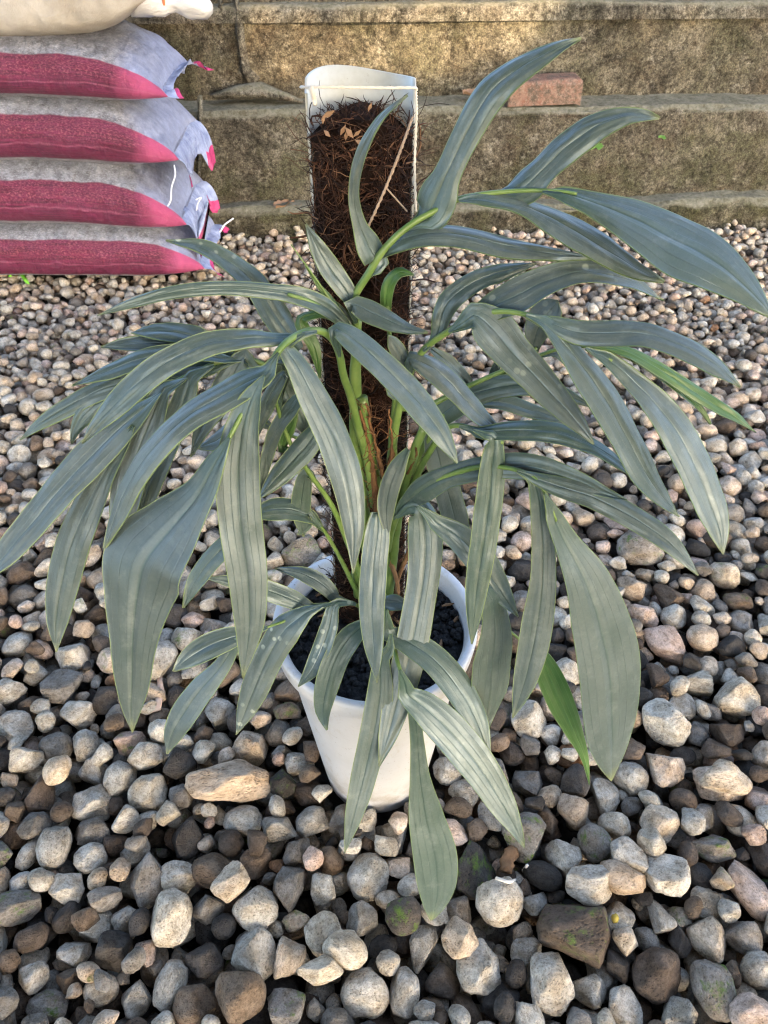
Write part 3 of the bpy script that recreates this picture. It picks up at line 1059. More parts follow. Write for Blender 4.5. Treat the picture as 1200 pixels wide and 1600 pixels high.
# seam threads hanging from the sacks are parts of them
for root, lst in ((s3, [(272, 258, 2.17), (274, 272, 2.16), (268, 294, 2.15), (267, 312, 2.15), (262, 322, 2.15)]),
                  (s2, [(306, 312, 2.33), (314, 309, 2.33), (309, 318, 2.33), (307, 329, 2.33)])):
    P = [at_y(*q) for q in lst]
    V, F = tube_geo([Vector(p) for p in catmull([p[:] for p in P], 18)], [0.0022] * 18, 5)
    mesh_obj('seam_thread', V, F, M_THREAD, root)

# ------------------------------------------------------------------ pot and soil
def lathe(profile, seg=72):
    V, F = [], []
    n = len(profile)
    for k in range(seg):
        an = 2 * math.pi * k / seg
        for r, z in profile:
            V.append(Vector((r * math.cos(an), r * math.sin(an), z)))
    for k in range(seg):
        k2 = (k + 1) % seg
        for i in range(n - 1):
            F.append((k * n + i, k2 * n + i, k2 * n + i + 1, k * n + i + 1))
    return V, F


pot = empty('plant_pot', (POT_C.x, POT_C.y, -0.04))
tag(pot, 'round white plastic pot standing on the gravel, holding the plant', 'pot')
zb = -0.04


def moved(vf, d):
    return [p + d for p in vf[0]], vf[1]


RB = POT_RB - (POT_R - 0.012 - POT_RB) * 0.04 / POT_H
prof = [(0.0, zb), (RB - 0.004, zb), (RB, zb + 0.005), (POT_R - 0.014, POT_H - 0.034), (POT_R - 0.012, POT_H - 0.030)]
mesh_obj('pot_wall', *moved(lathe(prof), Vector((POT_C.x, POT_C.y, 0))), M_POT, pot)
prof = [(POT_R - 0.0118, POT_H - 0.031), (POT_R - 0.005, POT_H - 0.030), (POT_R - 0.003, POT_H - 0.027), (POT_R - 0.0006, POT_H - 0.006), (POT_R - 0.001, POT_H - 0.0015), (POT_R - 0.004, POT_H),
        (POT_R - 0.0095, POT_H - 0.0005), (POT_R - 0.0115, POT_H - 0.003), (POT_R - 0.013, POT_H - 0.010), (POT_R - 0.0150, POT_H - 0.014), (POT_R - 0.017, POT_H - 0.05)]
mesh_obj('rim', *moved(lathe(prof), Vector((POT_C.x, POT_C.y, 0))), M_POT, pot)

SOIL_Z = POT_H - 0.028
n = 70
V, F = [], []
for i in range(n + 1):
    for k in range(96):
        r = (POT_R - 0.0165) * i / n
        an = 2 * math.pi * k / 96
        x, y = r * math.cos(an), r * math.sin(an)
        z = nz(x, y, 0, 30, 1) * 0.006 + nz(x, y, 0, 110, 2) * 0.0055 + nz(x, y, 0, 240, 3) * 0.0035
        V.append(Vector((POT_C.x + x, POT_C.y + y, SOIL_Z + z)))
for i in range(n):
    for k in range(96):
        k2 = (k + 1) % 96
        F.append((i * 96 + k, (i + 1) * 96 + k, (i + 1) * 96 + k2, i * 96 + k2))
soil = mesh_obj('potting_soil', V, F, M_SOIL)
tag(soil, 'crumbly black potting soil filling the white pot', 'soil', kind='stuff')
# crumbs of soil on top, one mass
parts = []
crng = np.random.default_rng(5)
ico = bmesh.new(); bmesh.ops.create_icosphere(ico, subdivisions=2, radius=1.0)
IV = [v.co.copy() for v in ico.verts]; ico.verts.index_update()
IF = [tuple(v.index for v in f.verts) for f in ico.faces]; ico.free()
for _ in range(900):
    r = (POT_R - 0.020) * math.sqrt(crng.random()); an = crng.random() * 6.283
    q = crng.uniform(0.0018, 0.0052)
    c = Vector((POT_C.x + r * math.cos(an), POT_C.y + r * math.sin(an), SOIL_Z + crng.uniform(-0.001, 0.004)))
    o = crng.uniform(0, 30)
    parts.append(([c + p * q * (1 + 0.35 * mnoise.noise(p * 1.5 + Vector((o, 0, 0)))) for p in IV], IF))
cr = mesh_obj('soil_crumbs', *join(parts), M_SOIL, soil)
cr['kind'] = 'stuff'
# wood chips on the soil
for k, (px, py, ln, an) in enumerate([(480, 905, .020, .7), (470, 965, .022, .1), (452, 1010, .020, 1.2), (512, 960, .026, .2), (505, 925, .030, .6), (700, 945, .016, .2), (712, 968, .012, 1.0),
                                      (688, 1010, .020, 1.4), (655, 985, .018, .4), (730, 925, .014, .3), (545, 1000, .022, .1), (615, 965, .03, 2.2), (690, 915, .016, 2.0)]):
    c = at_z(px, py, SOIL_Z + 0.006)
    d = Vector((math.cos(an), math.sin(an), 0.1)) * ln / 2
    V, F = tube_geo([c - d, c - d * 0.3 + Vector((0, 0, .001)), c + d * 0.4, c + d], [0.0012, 0.0024, 0.0022, 0.0008], 5, 0.5)
    chip = mesh_obj('wood_chip', V, F, M_CHIP)
    tag(chip, 'brown splinter of wood lying on the black potting soil', 'wood chip', 'wood splinters on the potting soil')

# ------------------------------------------------------------------ coir pole in its half pipe
PB = Vector((0, 0.625, SOIL_Z - 0.05))
PB.x = at_y(577, 900, 0.625).x
ptop = at_y(563, 128, 0.662)
PD = (ptop - Vector((PB.x, PB.y, PB.z)))
PLEN = PD.length
PDn = PD.normalized()
PX = (Vector((1, 0, 0)) - PDn * PDn.x).normalized()
PY = PDn.cross(PX) * 1.0          # points away from the photographer
if PY.y < 0: PY = -PY
PR = 0.0435


def pole_pt(u, h, out):
    """u: angle in the half pipe, 0 = left edge, pi = right edge (back in between); h height along; out radius"""
    return PB + PDn * h + PX * (-math.cos(u) * out) + PY * (math.sin(u) * out * 0.80)


pole = empty('coir_pole', PB)
tag(pole, 'dark brown coir moss pole in a white half pipe standing in the pot', 'plant pole')
NA, NH = 30, 24
V, F = [], []
for ring, rr in ((0, PR), (1, PR - 0.0022)):
    for i in range(NH + 1):
        for k in range(NA + 1):
            u = -0.10 + (math.pi + 0.20) * k / NA
            top = PLEN + (0.005 * math.sin(u) - 0.006 * (1 if k < 2 or k > NA - 2 else 0) + 0.003 * math.sin(u * 2.2))
            V.append(pole_pt(u, top * i / NH, rr))
st = (NH + 1) * (NA + 1)
for i in range(NH):
    for k in range(NA):
        a = i * (NA + 1) + k
        F.append((a, a + 1, a + NA + 2, a + NA + 1)); F.append((st + a, st + a + NA + 1, st + a + NA + 2, st + a + 1))
for i in range(NH):
    for k in (0, NA):
        a = i * (NA + 1) + k
        F.append((a, st + a, st + a + NA + 1, a + NA + 1))
for k in range(NA):
    a = NH * (NA + 1) + k
    F.append((a, a + 1, st + a + 1, st + a))
mesh_obj('half_pipe', V, F, M_PIPE, pole)
# core of packed coir
NU2, NH2 = 40, 120
V, F = [], []
CLEN = PLEN - 0.020
for i in range(NH2 + 1):
    h = CLEN * i / NH2
    cap = 1.0
    for k in range(NU2):
        an = 2 * math.pi * k / NU2
        cx, cy = -math.cos(an), math.sin(an)
        rad = PR - 0.0035
        x = cx * rad
        y = (cy * rad * 0.78) if cy > 0 else cy * rad * 0.62
        p = PB + PDn * h + PX * x + PY * y
        d = (nz(p.x, p.y, p.z, 45, 3) * 0.008 + nz(p.x, p.y, p.z, 130, 4) * 0.005) if cy < 0.2 else 0
        if h > CLEN - 0.05 and True:
            lim = (h - (CLEN - 0.05)) / 0.05
            p -= PDn * (lim ** 2 * 0.018 * abs(cx) ** 1.5)
        V.append(p - PY * d + PX * d * 0.2 * cx)
for i in range(NH2):
    for k in range(NU2):
        k2 = (k + 1) % NU2
        F.append((i * NU2 + k, i * NU2 + k2, (i + 1) * NU2 + k2, (i + 1) * NU2 + k))
c = len(V)
V.append(PB + PDn * (CLEN + 0.004))
for k in range(NU2):
    F.append((NH2 * NU2 + k, NH2 * NU2 + (k + 1) % NU2, c))
mesh_obj('coir_core', V, F, M_CORE, pole)
# loose fibres: one uncountable mass
frng = random.Random(3)
FV, FF_, FR = [], [], []
for q in range(4200):
    h = frng.uniform(0.05, 1.0) ** 0.9 * CLEN
    x = frng.uniform(-1, 1) * (PR - 0.002)
    yk = -math.sqrt(max(0, 1 - (x / PR) ** 2)) * PR * 0.62
    p = PB + PDn * h + PX * x + PY * (yk - frng.uniform(-0.003, 0.003))
    d = (PX * frng.gauss(0, 1) + PDn * frng.gauss(0, 0.9) - PY * frng.uniform(-0.2, 0.12)).normalized()
    ln = frng.uniform(0.012, 0.036)
    nseg = 6
    pts = [p]
    cur = Vector((frng.gauss(0, 1), frng.gauss(0, 1), frng.gauss(0, 1))) * 0.62
    for _ in range(nseg):
        d = (d + cur * 0.55 + Vector((frng.gauss(0, .22), frng.gauss(0, .22), frng.gauss(0, .22)))).normalized()
        nxt = pts[-1] + d * (ln / nseg)
        rel = nxt - PB
        yy = rel.dot(PY); xx = rel.dot(PX)
        lim = -math.sqrt(max(0, 1 - min(1, (xx / PR) ** 2))) * PR * 0.62
        if yy > lim + 0.001: nxt -= PY * (yy - lim)
        if yy < lim - 0.004: nxt += PY * 0.003
        pts.append(nxt)
    r = frng.uniform(0.00022, 0.00050) if frng.random() < 0.93 else frng.uniform(0.0006, 0.0010)
    V, F = tube_geo(pts, [r] * nseg + [r * 0.4], 3)
    o = len(FV)
    FV += V; FF_ += [tuple(i + o for i in f) for f in F[:-2]]
    FR += [frng.random()] * len(V)
for q in range(420):                       # tuft at the top
    p = PB + PDn * (CLEN - 0.004) + PX * frng.gauss(0, 0.011) + PY * frng.uniform(-0.02, 0.02)
    d = (PX * frng.gauss(0, 1.0) + PDn * frng.uniform(-0.1, 0.55) - PY * frng.gauss(0, 0.6)).normalized()
    ln = frng.uniform(0.006, 0.018)
    pts = [p]
    for _ in range(5):
        d = (d + Vector((frng.gauss(0, .45), frng.gauss(0, .45), frng.gauss(0, .45)))).normalized()
        pts.append(pts[-1] + d * ln / 5)
    V, F = tube_geo(pts, [0.0004] * 5 + [0.0001], 3)
    o = len(FV)
    FV += V; FF_ += [tuple(i + o for i in f) for f in F[:-2]]
    FR += [frng.uniform(0.2, 0.9)] * len(V)
fo = mesh_obj('coir_fibre', FV, FF_, M_FIBRE, pole)
fo['kind'] = 'stuff'
at = fo.data.attributes.new('rnd', 'FLOAT', 'POINT')
at.data.foreach_set('value', FR)
# husk flakes
for (px, py, w) in ((536, 203, .0045), (546, 207, .005), (541, 211, .004), (513, 178, .006), (505, 186, .0035), (558, 208, .004), (578, 167, .0035), (562, 222, .004), (511, 208, .0035)):
    p = at_y(px, py, 0.626)
    a = frng.uniform(0, 3)
    u = PX * math.cos(a) + PDn * math.sin(a); t = PDn * math.cos(a) - PX * math.sin(a)
    V = [p - u * w, p + t * w * .4 - PY * .002, p + u * w, p - t * w * .4 + PY * .001]
    V += [q - PY * 0.0008 for q in V]
    mesh_obj('husk_flake', V, [(0, 1, 2, 3), (7, 6, 5, 4), (0, 4, 5, 1), (1, 5, 6, 2), (2, 6, 7, 3), (3, 7, 4, 0)], M_DRY, pole, smooth=False)


def string(pts, r, mat, wob=0.0):
    P = [Vector(p) for p in catmull([p[:] for p in pts], 40)]
    V, F = [], []
    for ph in (0, math.pi):
        Q = []
        for i, p in enumerate(P):
            Q.append(p + Vector((math.cos(i * 1.6 + ph), 0, math.sin(i * 1.6 + ph))) * r * 0.5)
        v, f = tube_geo(Q, [r * 0.75] * len(Q), 5)
        o = len(V); V += v; F += [tuple(k + o for k in q) for q in f]
    return mesh_obj('string', V, F, mat, pole)


SYT = 0.617
string([at_y(470, 136, .655), at_y(478, 136, SYT + .008), at_y(520, 136, SYT), at_y(600, 137, SYT), at_y(645, 137, SYT + .008), at_y(651, 140, .65)], 0.0010, M_STRING)
string([at_y(486, 138, SYT), at_y(490, 147, SYT - .003), at_y(491, 154, SYT), at_y(492, 161, SYT - .002)], 0.0020, M_STRING)
string([at_y(650, 140, SYT + .014), at_y(651, 180, SYT + .010), at_y(648, 260, SYT + .006), at_y(650, 330, SYT + .004)], 0.0010, M_STRING)
string([at_y(645, 182, SYT + .008), at_y(626, 235, SYT - .008), at_y(600, 300, SYT - .016), at_y(572, 362, SYT - .02)], 0.0011, M_STRING2)
string([at_y(604, 294, SYT - .015), at_y(636, 330, SYT - .006)], 0.0007, M_STRING2)

# ------------------------------------------------------------------ the plant
plant = empty('potted_plant', (POT_C.x, POT_C.y, SOIL_Z))
tag(plant, 'climbing plant with silver green finger lobed leaves growing up the coir pole', 'plant')
N0 = Vector((0.05, -0.55, 0.83)).normalized()
lrng = random.Random(21)
COLS = np.array([-1, -0.955, -0.86, -0.74, -0.62, -0.5, -0.38, -0.26, -0.15, -0.07, 0, 0.07, 0.15, 0.26, 0.38, 0.5, 0.62, 0.74, 0.86, 0.955, 1])


def lobe_geo(y0, y1, pts, tilt=0.0, under=False, bow=0.0, spots=0.0):
    """one lobe: pts are (px, py, width px) along its midrib; y0, y1 its distance at base and tip"""
    L = sum(math.hypot(pts[i + 1][0] - pts[i][0], pts[i + 1][1] - pts[i][1]) for i in range(len(pts) - 1))
    n = int(min(44, max(14, L / 9)))
    S = catmull(pts, n)
    S[:, 2] = np.clip(S[:, 2], 1.2, None)
    wmax = max(p[2] for p in pts)
    # arclength in pixels
    d = np.sqrt((np.diff(S[:, :2], axis=0) ** 2).sum(1))
    sl = np.concatenate([[0], np.cumsum(d)]); sl /= sl[-1]
    P = []
    for i in range(n):
        t = sl[i]
        y = y0 + (y1 - y0) * (t ** 1.25) + bow * math.sin(math.pi * t)
        P.append(at_y(S[i, 0], S[i, 1], y))
    seed = lrng.uniform(0, 90)
    veins = 2.0 if wmax < 40 else (3.0 if wmax < 75 else 4.0)
    tilt += lrng.uniform(-14, 14)
    V, UV = [], []
    T_, B_ = [], []
    twist = lrng.uniform(-22, 22)
    curl = lrng.uniform(-0.20, 0.06)
    fold = lrng.uniform(0.2, 0.6)
    for i in range(n):
        a, b = P[max(i - 1, 0)], P[min(i + 1, n - 1)]
        t = (b - a).normalized()
        s = t.cross(N0)
        s = s.normalized()
        ang = R(tilt + twist * (sl[i] - 0.4))
        nn = s.cross(t).normalized()
        if nn.dot(N0) < 0: nn = -nn; s = -s
        s2 = s * math.cos(ang) + nn * math.sin(ang)
        n2 = nn * math.cos(ang) - s * math.sin(ang)
        eps = 0.002
        p0 = pix(P[i]); p1 = pix(P[i] + s2 * eps)
        tp = (pix(b)[0] - pix(a)[0], pix(b)[1] - pix(a)[1])
        tl = math.hypot(*tp) + 1e-6
        k = abs((p1[0] - p0[0]) * tp[1] - (p1[1] - p0[1]) * tp[0]) / tl / eps
        dep = (P[i] - C0).dot(CF)
        k = max(k, 0.55 * FPX / dep)
        hw = S[i, 2] / 2 / k
        ue = min(max(1 - 0.00065 / max(hw, 1e-4), 0.90), 0.988)
        for u in COLS:
            if abs(u) == 0.955: u = math.copysign(ue, u)
            au = abs(u)
            z = fold * (0.055 * (1 - (2 * au - 1) ** 2) - 0.07 * math.exp(-(u / 0.09) ** 2)) + curl * au ** 2.2
            if veins > 1:
                z += (0.020 if wmax < 75 else 0.034) * math.cos(2 * math.pi * au * veins) * (1 if au > 0.15 else 0)
            z *= hw
            rip = nz(sl[i] * 3.2 + seed, u * 1.3, seed, 1.0) * 0.0030 * au + nz(sl[i] * 9 + seed, u * 2, 0, 1.0) * 0.0011
            edge = 1 + 0.035 * nz(sl[i] * 6 + seed, math.copysign(5, u), 0, 1.0) * au
            q = P[i] + s2 * (hw * u * edge) + n2 * (z + rip)
            T_.append(q + n2 * 0.00035)
            B_.append(q - n2 * 0.00035)
            UV.append((u * 0.5 + 0.5, sl[i]))
    m = len(COLS)
    V = T_ + B_
    N = len(T_)
    F, MI = [], []
    for i in range(n - 1):
        for j in range(m - 1):
            a = i * m + j
            F.append((a, a + 1, a + m + 1, a + m))
            MI.append((2 if j in (0, m - 2) else 0) if not under else (2 if j in (0, m - 2) else 1))
            F.append((N + a, N + a + m, N + a + m + 1, N + a + 1))
            MI.append(1)
        for j in (0, m - 1):
            a = i * m + j
            F.append((a, a + m, N + a + m, N + a)); MI.append(2)
    return V, F, MI, UV + UV, veins, spots


def tube_px(path, r0, r1, sides=9, n=None, lift=0.0):
    L = sum(math.hypot(path[i + 1][0] - path[i][0], path[i + 1][1] - path[i][1]) for i in range(len(path) - 1))
    n = n or int(max(10, L / 8))
    S = catmull(path, n)
    P = [at_y(*q) + N0 * (lift * min(1, i / n * 3)) for i, q in enumerate(S)]
    return tube_geo(P, [r0 + (r1 - r0) * (i / (n - 1)) ** 0.9 for i in range(n)], sides)


def leaf(petiole, r0, r1, lobes, label=None, extra_tubes=()):
    V, F, MI, UV, RN, VE, SP = [], [], [], [], [], [], []
    rnd = lrng.random()
    RP = catmull(petiole, 120)
    for lb in lobes:
        kw = lb[3] if len(lb) > 3 else {}
        p0, p1 = lb[2][0], lb[2][1]
        dd = np.hypot(RP[:, 0] - p0[0], RP[:, 1] - p0[1])
        k = int(dd.argmin())
        if dd[k] < 45 and k > 4:
            back = 16 + 0.45 * max(p0[2], p1[2])
            i = k
            acc = 0.0
            while i > 0 and acc < back:
                acc += math.hypot(RP[i, 0] - RP[i - 1, 0], RP[i, 1] - RP[i - 1, 1]); i -= 1
            q = RP[i]; md = RP[(i + k) // 2]
            pre = [(q[0], q[1], 5)]
            if math.hypot(md[0] - p0[0], md[1] - p0[1]) > 14:
                pre.append(((md[0] * 2 + p0[0]) / 3, (md[1] * 2 + p0[1]) / 3, max(10, 0.42 * p1[2])))
            lb = (lb[0], lb[1], pre + [(p0[0], p0[1], max(p0[2], 0.62 * p1[2]))] + list(lb[2][1:]))
        v, f, mi, uv, ve, sp = lobe_geo(lb[0], lb[1], lb[2], **kw)
        o = len(V)
        V += v; F += [tuple(i + o for i in q) for q in f]; MI += mi; UV += uv
        rr = min(1, max(0, rnd + lrng.uniform(-.45, .45)))
        RN += [rr] * len(v); VE += [ve] * len(v); SP += [sp] * len(v)
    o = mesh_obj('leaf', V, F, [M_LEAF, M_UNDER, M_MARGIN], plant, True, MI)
    me = o.data
    ul = me.uv_layers.new(name='UVMap')
    vi = np.empty(len(me.loops), np.int32)
    me.loops.foreach_get('vertex_index', vi)
    ul.data.foreach_set('uv', np.array(UV, np.float32)[vi].ravel())
    for nm, dat in (('rnd', RN), ('veins', VE), ('spots', SP)):
        at = me.attributes.new(nm, 'FLOAT', 'POINT')
        at.data.foreach_set('value', dat)
    if petiole:
        g = [tube_px(petiole, r0, r1 * 1.15, lift=0.0026)] + [tube_px(*t) for t in extra_tubes]
        pv, pf = join(g)
        po = mesh_obj('petiole', pv, pf, M_PETIOLE, None)
        po.parent = o
        po.matrix_parent_inverse = o.matrix_parent_inverse.inverted() if False else Matrix.Translation(-Vector(plant.location)).inverted() @ Matrix.Identity(4) if False else Matrix.Identity(4)
        po.matrix_parent_inverse = Matrix.Identity(4)
    if label: o['label'] = label
    return o


# A: the tall leaf over the brick
leaf([(556, 500, .574), (552, 470, .574), (575, 430, .574), (600, 392, .575), (640, 355, .58), (690, 327, .585), (725, 312, .585), (800, 302, .58), (870, 302, .57), (900, 306, .565)], .0036, .0010, [
    (.583, .60, [(668, 338, 55), (684, 305, 62), (697, 275, 44), (722, 222, 43), (762, 150, 49), (797, 116, 45), (840, 90, 33), (880, 70, 17), (908, 60, 2)]),
    (.58, .585, [(800, 303, 40), (822, 290, 52), (845, 268, 45), (885, 230, 48), (930, 198, 43), (975, 181, 29), (1005, 180, 17), (1030, 185, 2)]),
    (.568, .50, [(880, 303, 6), (930, 318, 36), (1000, 346, 72), (1060, 378, 90), (1110, 404, 86), (1152, 436, 58), (1190, 475, 26), (1208, 498, 2)]),
    (.58, .53, [(745, 311, 8), (815, 321, 26), (870, 345, 44), (935, 383, 44), (990, 417, 30), (1038, 440, 2)]),
    (.58, .55, [(608, 388, 10), (640, 370, 30), (690, 364, 32), (740, 371, 34), (800, 386, 30), (860, 396, 18), (922, 402, 2)]),
    (.575, .56, [(590, 412, 36), (577, 385, 40), (563, 355, 24), (553, 312, 17), (556, 268, 18), (570, 225, 18), (597, 182, 13), (636, 148, 2)])])
# B: the wide leaf to the right of the pole
leaf([(612, 700, .57), (628, 620, .568), (645, 575, .565), (665, 545, .56), (700, 520, .55), (740, 497, .54), (780, 489, .53), (820, 494, .52), (850, 505, .515), (900, 536, .505), (955, 566, .49)], .0040, .0010, [
    (.555, .58, [(684, 520, 22), (692, 490, 32), (706, 466, 36), (745, 438, 33), (790, 423, 25), (838, 412, 2)], dict(spots=0.3)),
    (.535, .55, [(738, 500, 8), (770, 480, 44), (808, 462, 54), (850, 441, 46), (910, 425, 36), (980, 437, 26), (1036, 469, 2)], dict(spots=0.8)),
    (.535, .47, [(742, 492, 30), (768, 512, 66), (800, 550, 60), (842, 594, 52), (886, 642, 40), (910, 670, 22), (928, 694, 2)], dict(spots=0.5)),
    (.515, .46, [(858, 505, 14), (910, 520, 38), (1000, 521, 40), (1060, 538, 37), (1115, 568, 29), (1156, 605, 2)]),
    (.513, .43, [(852, 506, 8), (890, 548, 36), (940, 614, 52), (982, 690, 50), (1014, 748, 40), (1042, 785, 22), (1062, 807, 2)]),
    (.493, .42, [(945, 558, 8), (990, 596, 32), (1040, 650, 50), (1080, 715, 56), (1108, 785, 50), (1124, 830, 32), (1130, 866, 2)]),
    (.56, .52, [(640, 560, 12), (668, 570, 34), (700, 595, 38), (745, 645, 31), (770, 668, 18), (788, 687, 2)])])
leaf([(660, 640, .58), (720, 610, .58), (800, 575, .575), (880, 545, .57), (945, 542, .56)], .0028, .0010, [
    (.56, .53, [(930, 540, 6), (985, 552, 16), (1040, 583, 20), (1100, 622, 20), (1150, 652, 14), (1180, 676, 2)], dict(under=True)),
    (.56, .54, [(945, 543, 5), (1010, 572, 13), (1060, 608, 15), (1092, 636, 12), (1110, 663, 2)], dict(under=True)),
    (.60, .57, [(868, 552, 8), (900, 575, 18), (950, 605, 8)]),
    (.61, .61, [(834, 535, 10), (840, 515, 42), (852, 495, 52), (866, 478, 34), (872, 470, 4)], dict(spots=0.4))])
# D: leaf low behind, right of the pole
leaf([(640, 740, .578), (672, 680, .585), (705, 640, .59), (750, 605, .60), (800, 575, .605), (838, 545, .61)], .0042, .0014, [
    (.59, .56, [(676, 668, 20), (700, 640, 40), (750, 612, 38), (815, 601, 34), (870, 612, 26), (932, 638, 2)]),
    (.60, .58, [(742, 628, 12), (790, 630, 24), (840, 645, 22), (895, 660, 3)]),
    (.60, .60, [(674, 546, 10), (700, 566, 22), (722, 590, 22), (742, 616, 6)]),
    (.60, .60, [(768, 598, 16), (774, 580, 16), (777, 562, 3)])])
# E
leaf([(640, 770, .57), (655, 735, .565), (682, 690, .552), (700, 669, .54), (722, 667, .53), (755, 678, .52), (786, 694, .51)], .0040, .0012, [
    (.52, .47, [(748, 676, 14), (800, 672, 32), (870, 676, 31), (930, 698, 26), (968, 724, 16), (992, 745, 2)]),
    (.512, .45, [(772, 682, 22), (770, 720, 38), (766, 770, 43), (757, 840, 42), (747, 905, 38), (741, 960, 24), (737, 1006, 2)])])
# F: the big drooping leaf on the right
leaf([(606, 830, .56), (622, 798, .55), (642, 778, .54), (690, 748, .53), (760, 730, .51), (825, 742, .49), (850, 770, .48), (868, 815, .472)], .0038, .0010, [
    (.54, .46, [(636, 786, 22), (660, 766, 40), (700, 745, 36), (765, 730, 38), (830, 730, 42), (905, 753, 32), (948, 770, 16), (980, 781, 2)]),
    (.488, .42, [(838, 748, 14), (880, 762, 34), (930, 778, 37), (1000, 815, 37), (1050, 852, 30), (1091, 899, 2)]),
    (.488, .42, [(834, 752, 16), (843, 790, 30), (848, 840, 36), (848, 910, 42), (838, 985, 50), (824, 1050, 42), (812, 1090, 24), (801, 1122, 2)]),
    (.474, .41, [(864, 806, 6), (884, 850, 42), (915, 910, 74), (938, 980, 94), (952, 1050, 99), (956, 1120, 88), (957, 1175, 50), (955, 1220, 2)])])
leaf([(770, 960, .50), (800, 990, .495), (835, 1018, .49), (845, 1030, .488)], .0020, .0008, [
    (.49, .43, [(842, 1022, 6), (858, 1055, 40), (878, 1100, 42), (898, 1145, 28), (914, 1185, 12), (921, 1226, 2)], dict(under=True))])
# G: centre leaf over the right of the pot
leaf([(606, 860, .56), (612, 830, .555), (625, 800, .55), (645, 790, .54), (672, 805, .525), (700, 838, .51), (740, 890, .495), (775, 955, .482)], .0036, .0010, [
    (.535, .405, [(655, 792, 34), (664, 830, 54), (664, 880, 52), (656, 940, 50), (641, 1020, 52), (623, 1090, 46), (606, 1150, 30), (592, 1197, 2)], dict(tilt=4)),
    (.515, .48, [(680, 815, 12), (715, 838, 42), (748, 872, 48), (778, 918, 40), (809, 963, 2)]),
    (.484, .44, [(768, 935, 8), (774, 980, 46), (770, 1030, 60), (766, 1080, 56), (760, 1115, 34), (758, 1147, 2)], dict(tilt=20)),
    (.585, .57, [(674, 660, 26), (684, 710, 42), (700, 770, 42), (716, 830, 36), (724, 860, 8)], dict(tilt=10))])
# H: two lobes hanging in front of the stems
leaf([(606, 880, .56), (600, 840, .557), (596, 815, .55), (594, 800, .545)], .0030, .0014, [
    (.545, .43, [(592, 802, 16), (590, 830, 38), (585, 880, 42), (581, 950, 40), (584, 1010, 30), (589, 1067, 2)]),
    (.545, .53, [(638, 702, 8), (622, 728, 26), (608, 765, 32), (603, 800, 26), (607, 842, 2)], dict(tilt=-12))])
# I: the front leaf
leaf([(600, 930, .545), (606, 970, .51), (614, 1005, .48), (622, 1038, .455), (640, 1088, .43), (648, 1118, .422)], .0032, .0012, [
    (.465, .36, [(597, 1030, 24), (594, 1080, 40), (586, 1135, 44), (568, 1215, 40), (553, 1275, 28), (539, 1333, 2)]),
    (.432, .35, [(636, 1085, 22), (664, 1106, 50), (702, 1142, 60), (748, 1198, 57), (786, 1258, 42), (806, 1295, 22), (819, 1324, 2)]),
    (.428, .33, [(646, 1110, 18), (652, 1160, 22), (656, 1215, 32), (666, 1280, 56), (680, 1340, 69), (684, 1385, 58), (680, 1415, 34), (674, 1437, 4)]),
    (.485, .40, [(606, 988, 16), (640, 1004, 40), (680, 1032, 46), (718, 1078, 46), (746, 1130, 36), (766, 1192, 2)]),
    (.52, .51, [(596, 940, 10), (618, 942, 26), (640, 950, 4)])])
# J: small leaf at the left of the pot
leaf([(566, 950, .562), (548, 941, .555), (530, 941, .545), (490, 951, .53), (455, 967, .52), (405, 985, .50), (365, 1004, .49)], .0024, .0009, [
    (.545, .56, [(528, 938, 10), (508, 916, 26), (480, 899, 25), (452, 891, 14), (430, 889, 2)]),
    (.53, .53, [(488, 951, 10), (455, 936, 30), (410, 920, 32), (365, 909, 22), (322, 903, 2)]),
    (.54, .48, [(524, 944, 12), (514, 980, 28), (502, 1015, 30), (486, 1048, 24), (466, 1073, 2)], dict(spots=0.7)),
    (.52, .46, [(472, 962, 14), (445, 985, 48), (420, 1025, 46), (398, 1075, 44), (382, 1115, 28), (369, 1148, 2)], dict(spots=1.0)),
    (.50, .465, [(385, 990, 10), (350, 1000, 38), (318, 1014, 40), (290, 1032, 26), (271, 1049, 2)]),
    (.49, .44, [(368, 1006, 8), (345, 1042, 28), (312, 1080, 40), (284, 1120, 42), (268, 1150, 28), (261, 1178, 2)])])
leaf([(585, 950, .56), (575, 962, .55), (566, 978, .54)], .0022, .0012, [
    (.54, .44, [(570, 975, 12), (548, 995, 36), (525, 1030, 40), (510, 1075, 38), (505, 1110, 26), (511, 1141, 2)])])
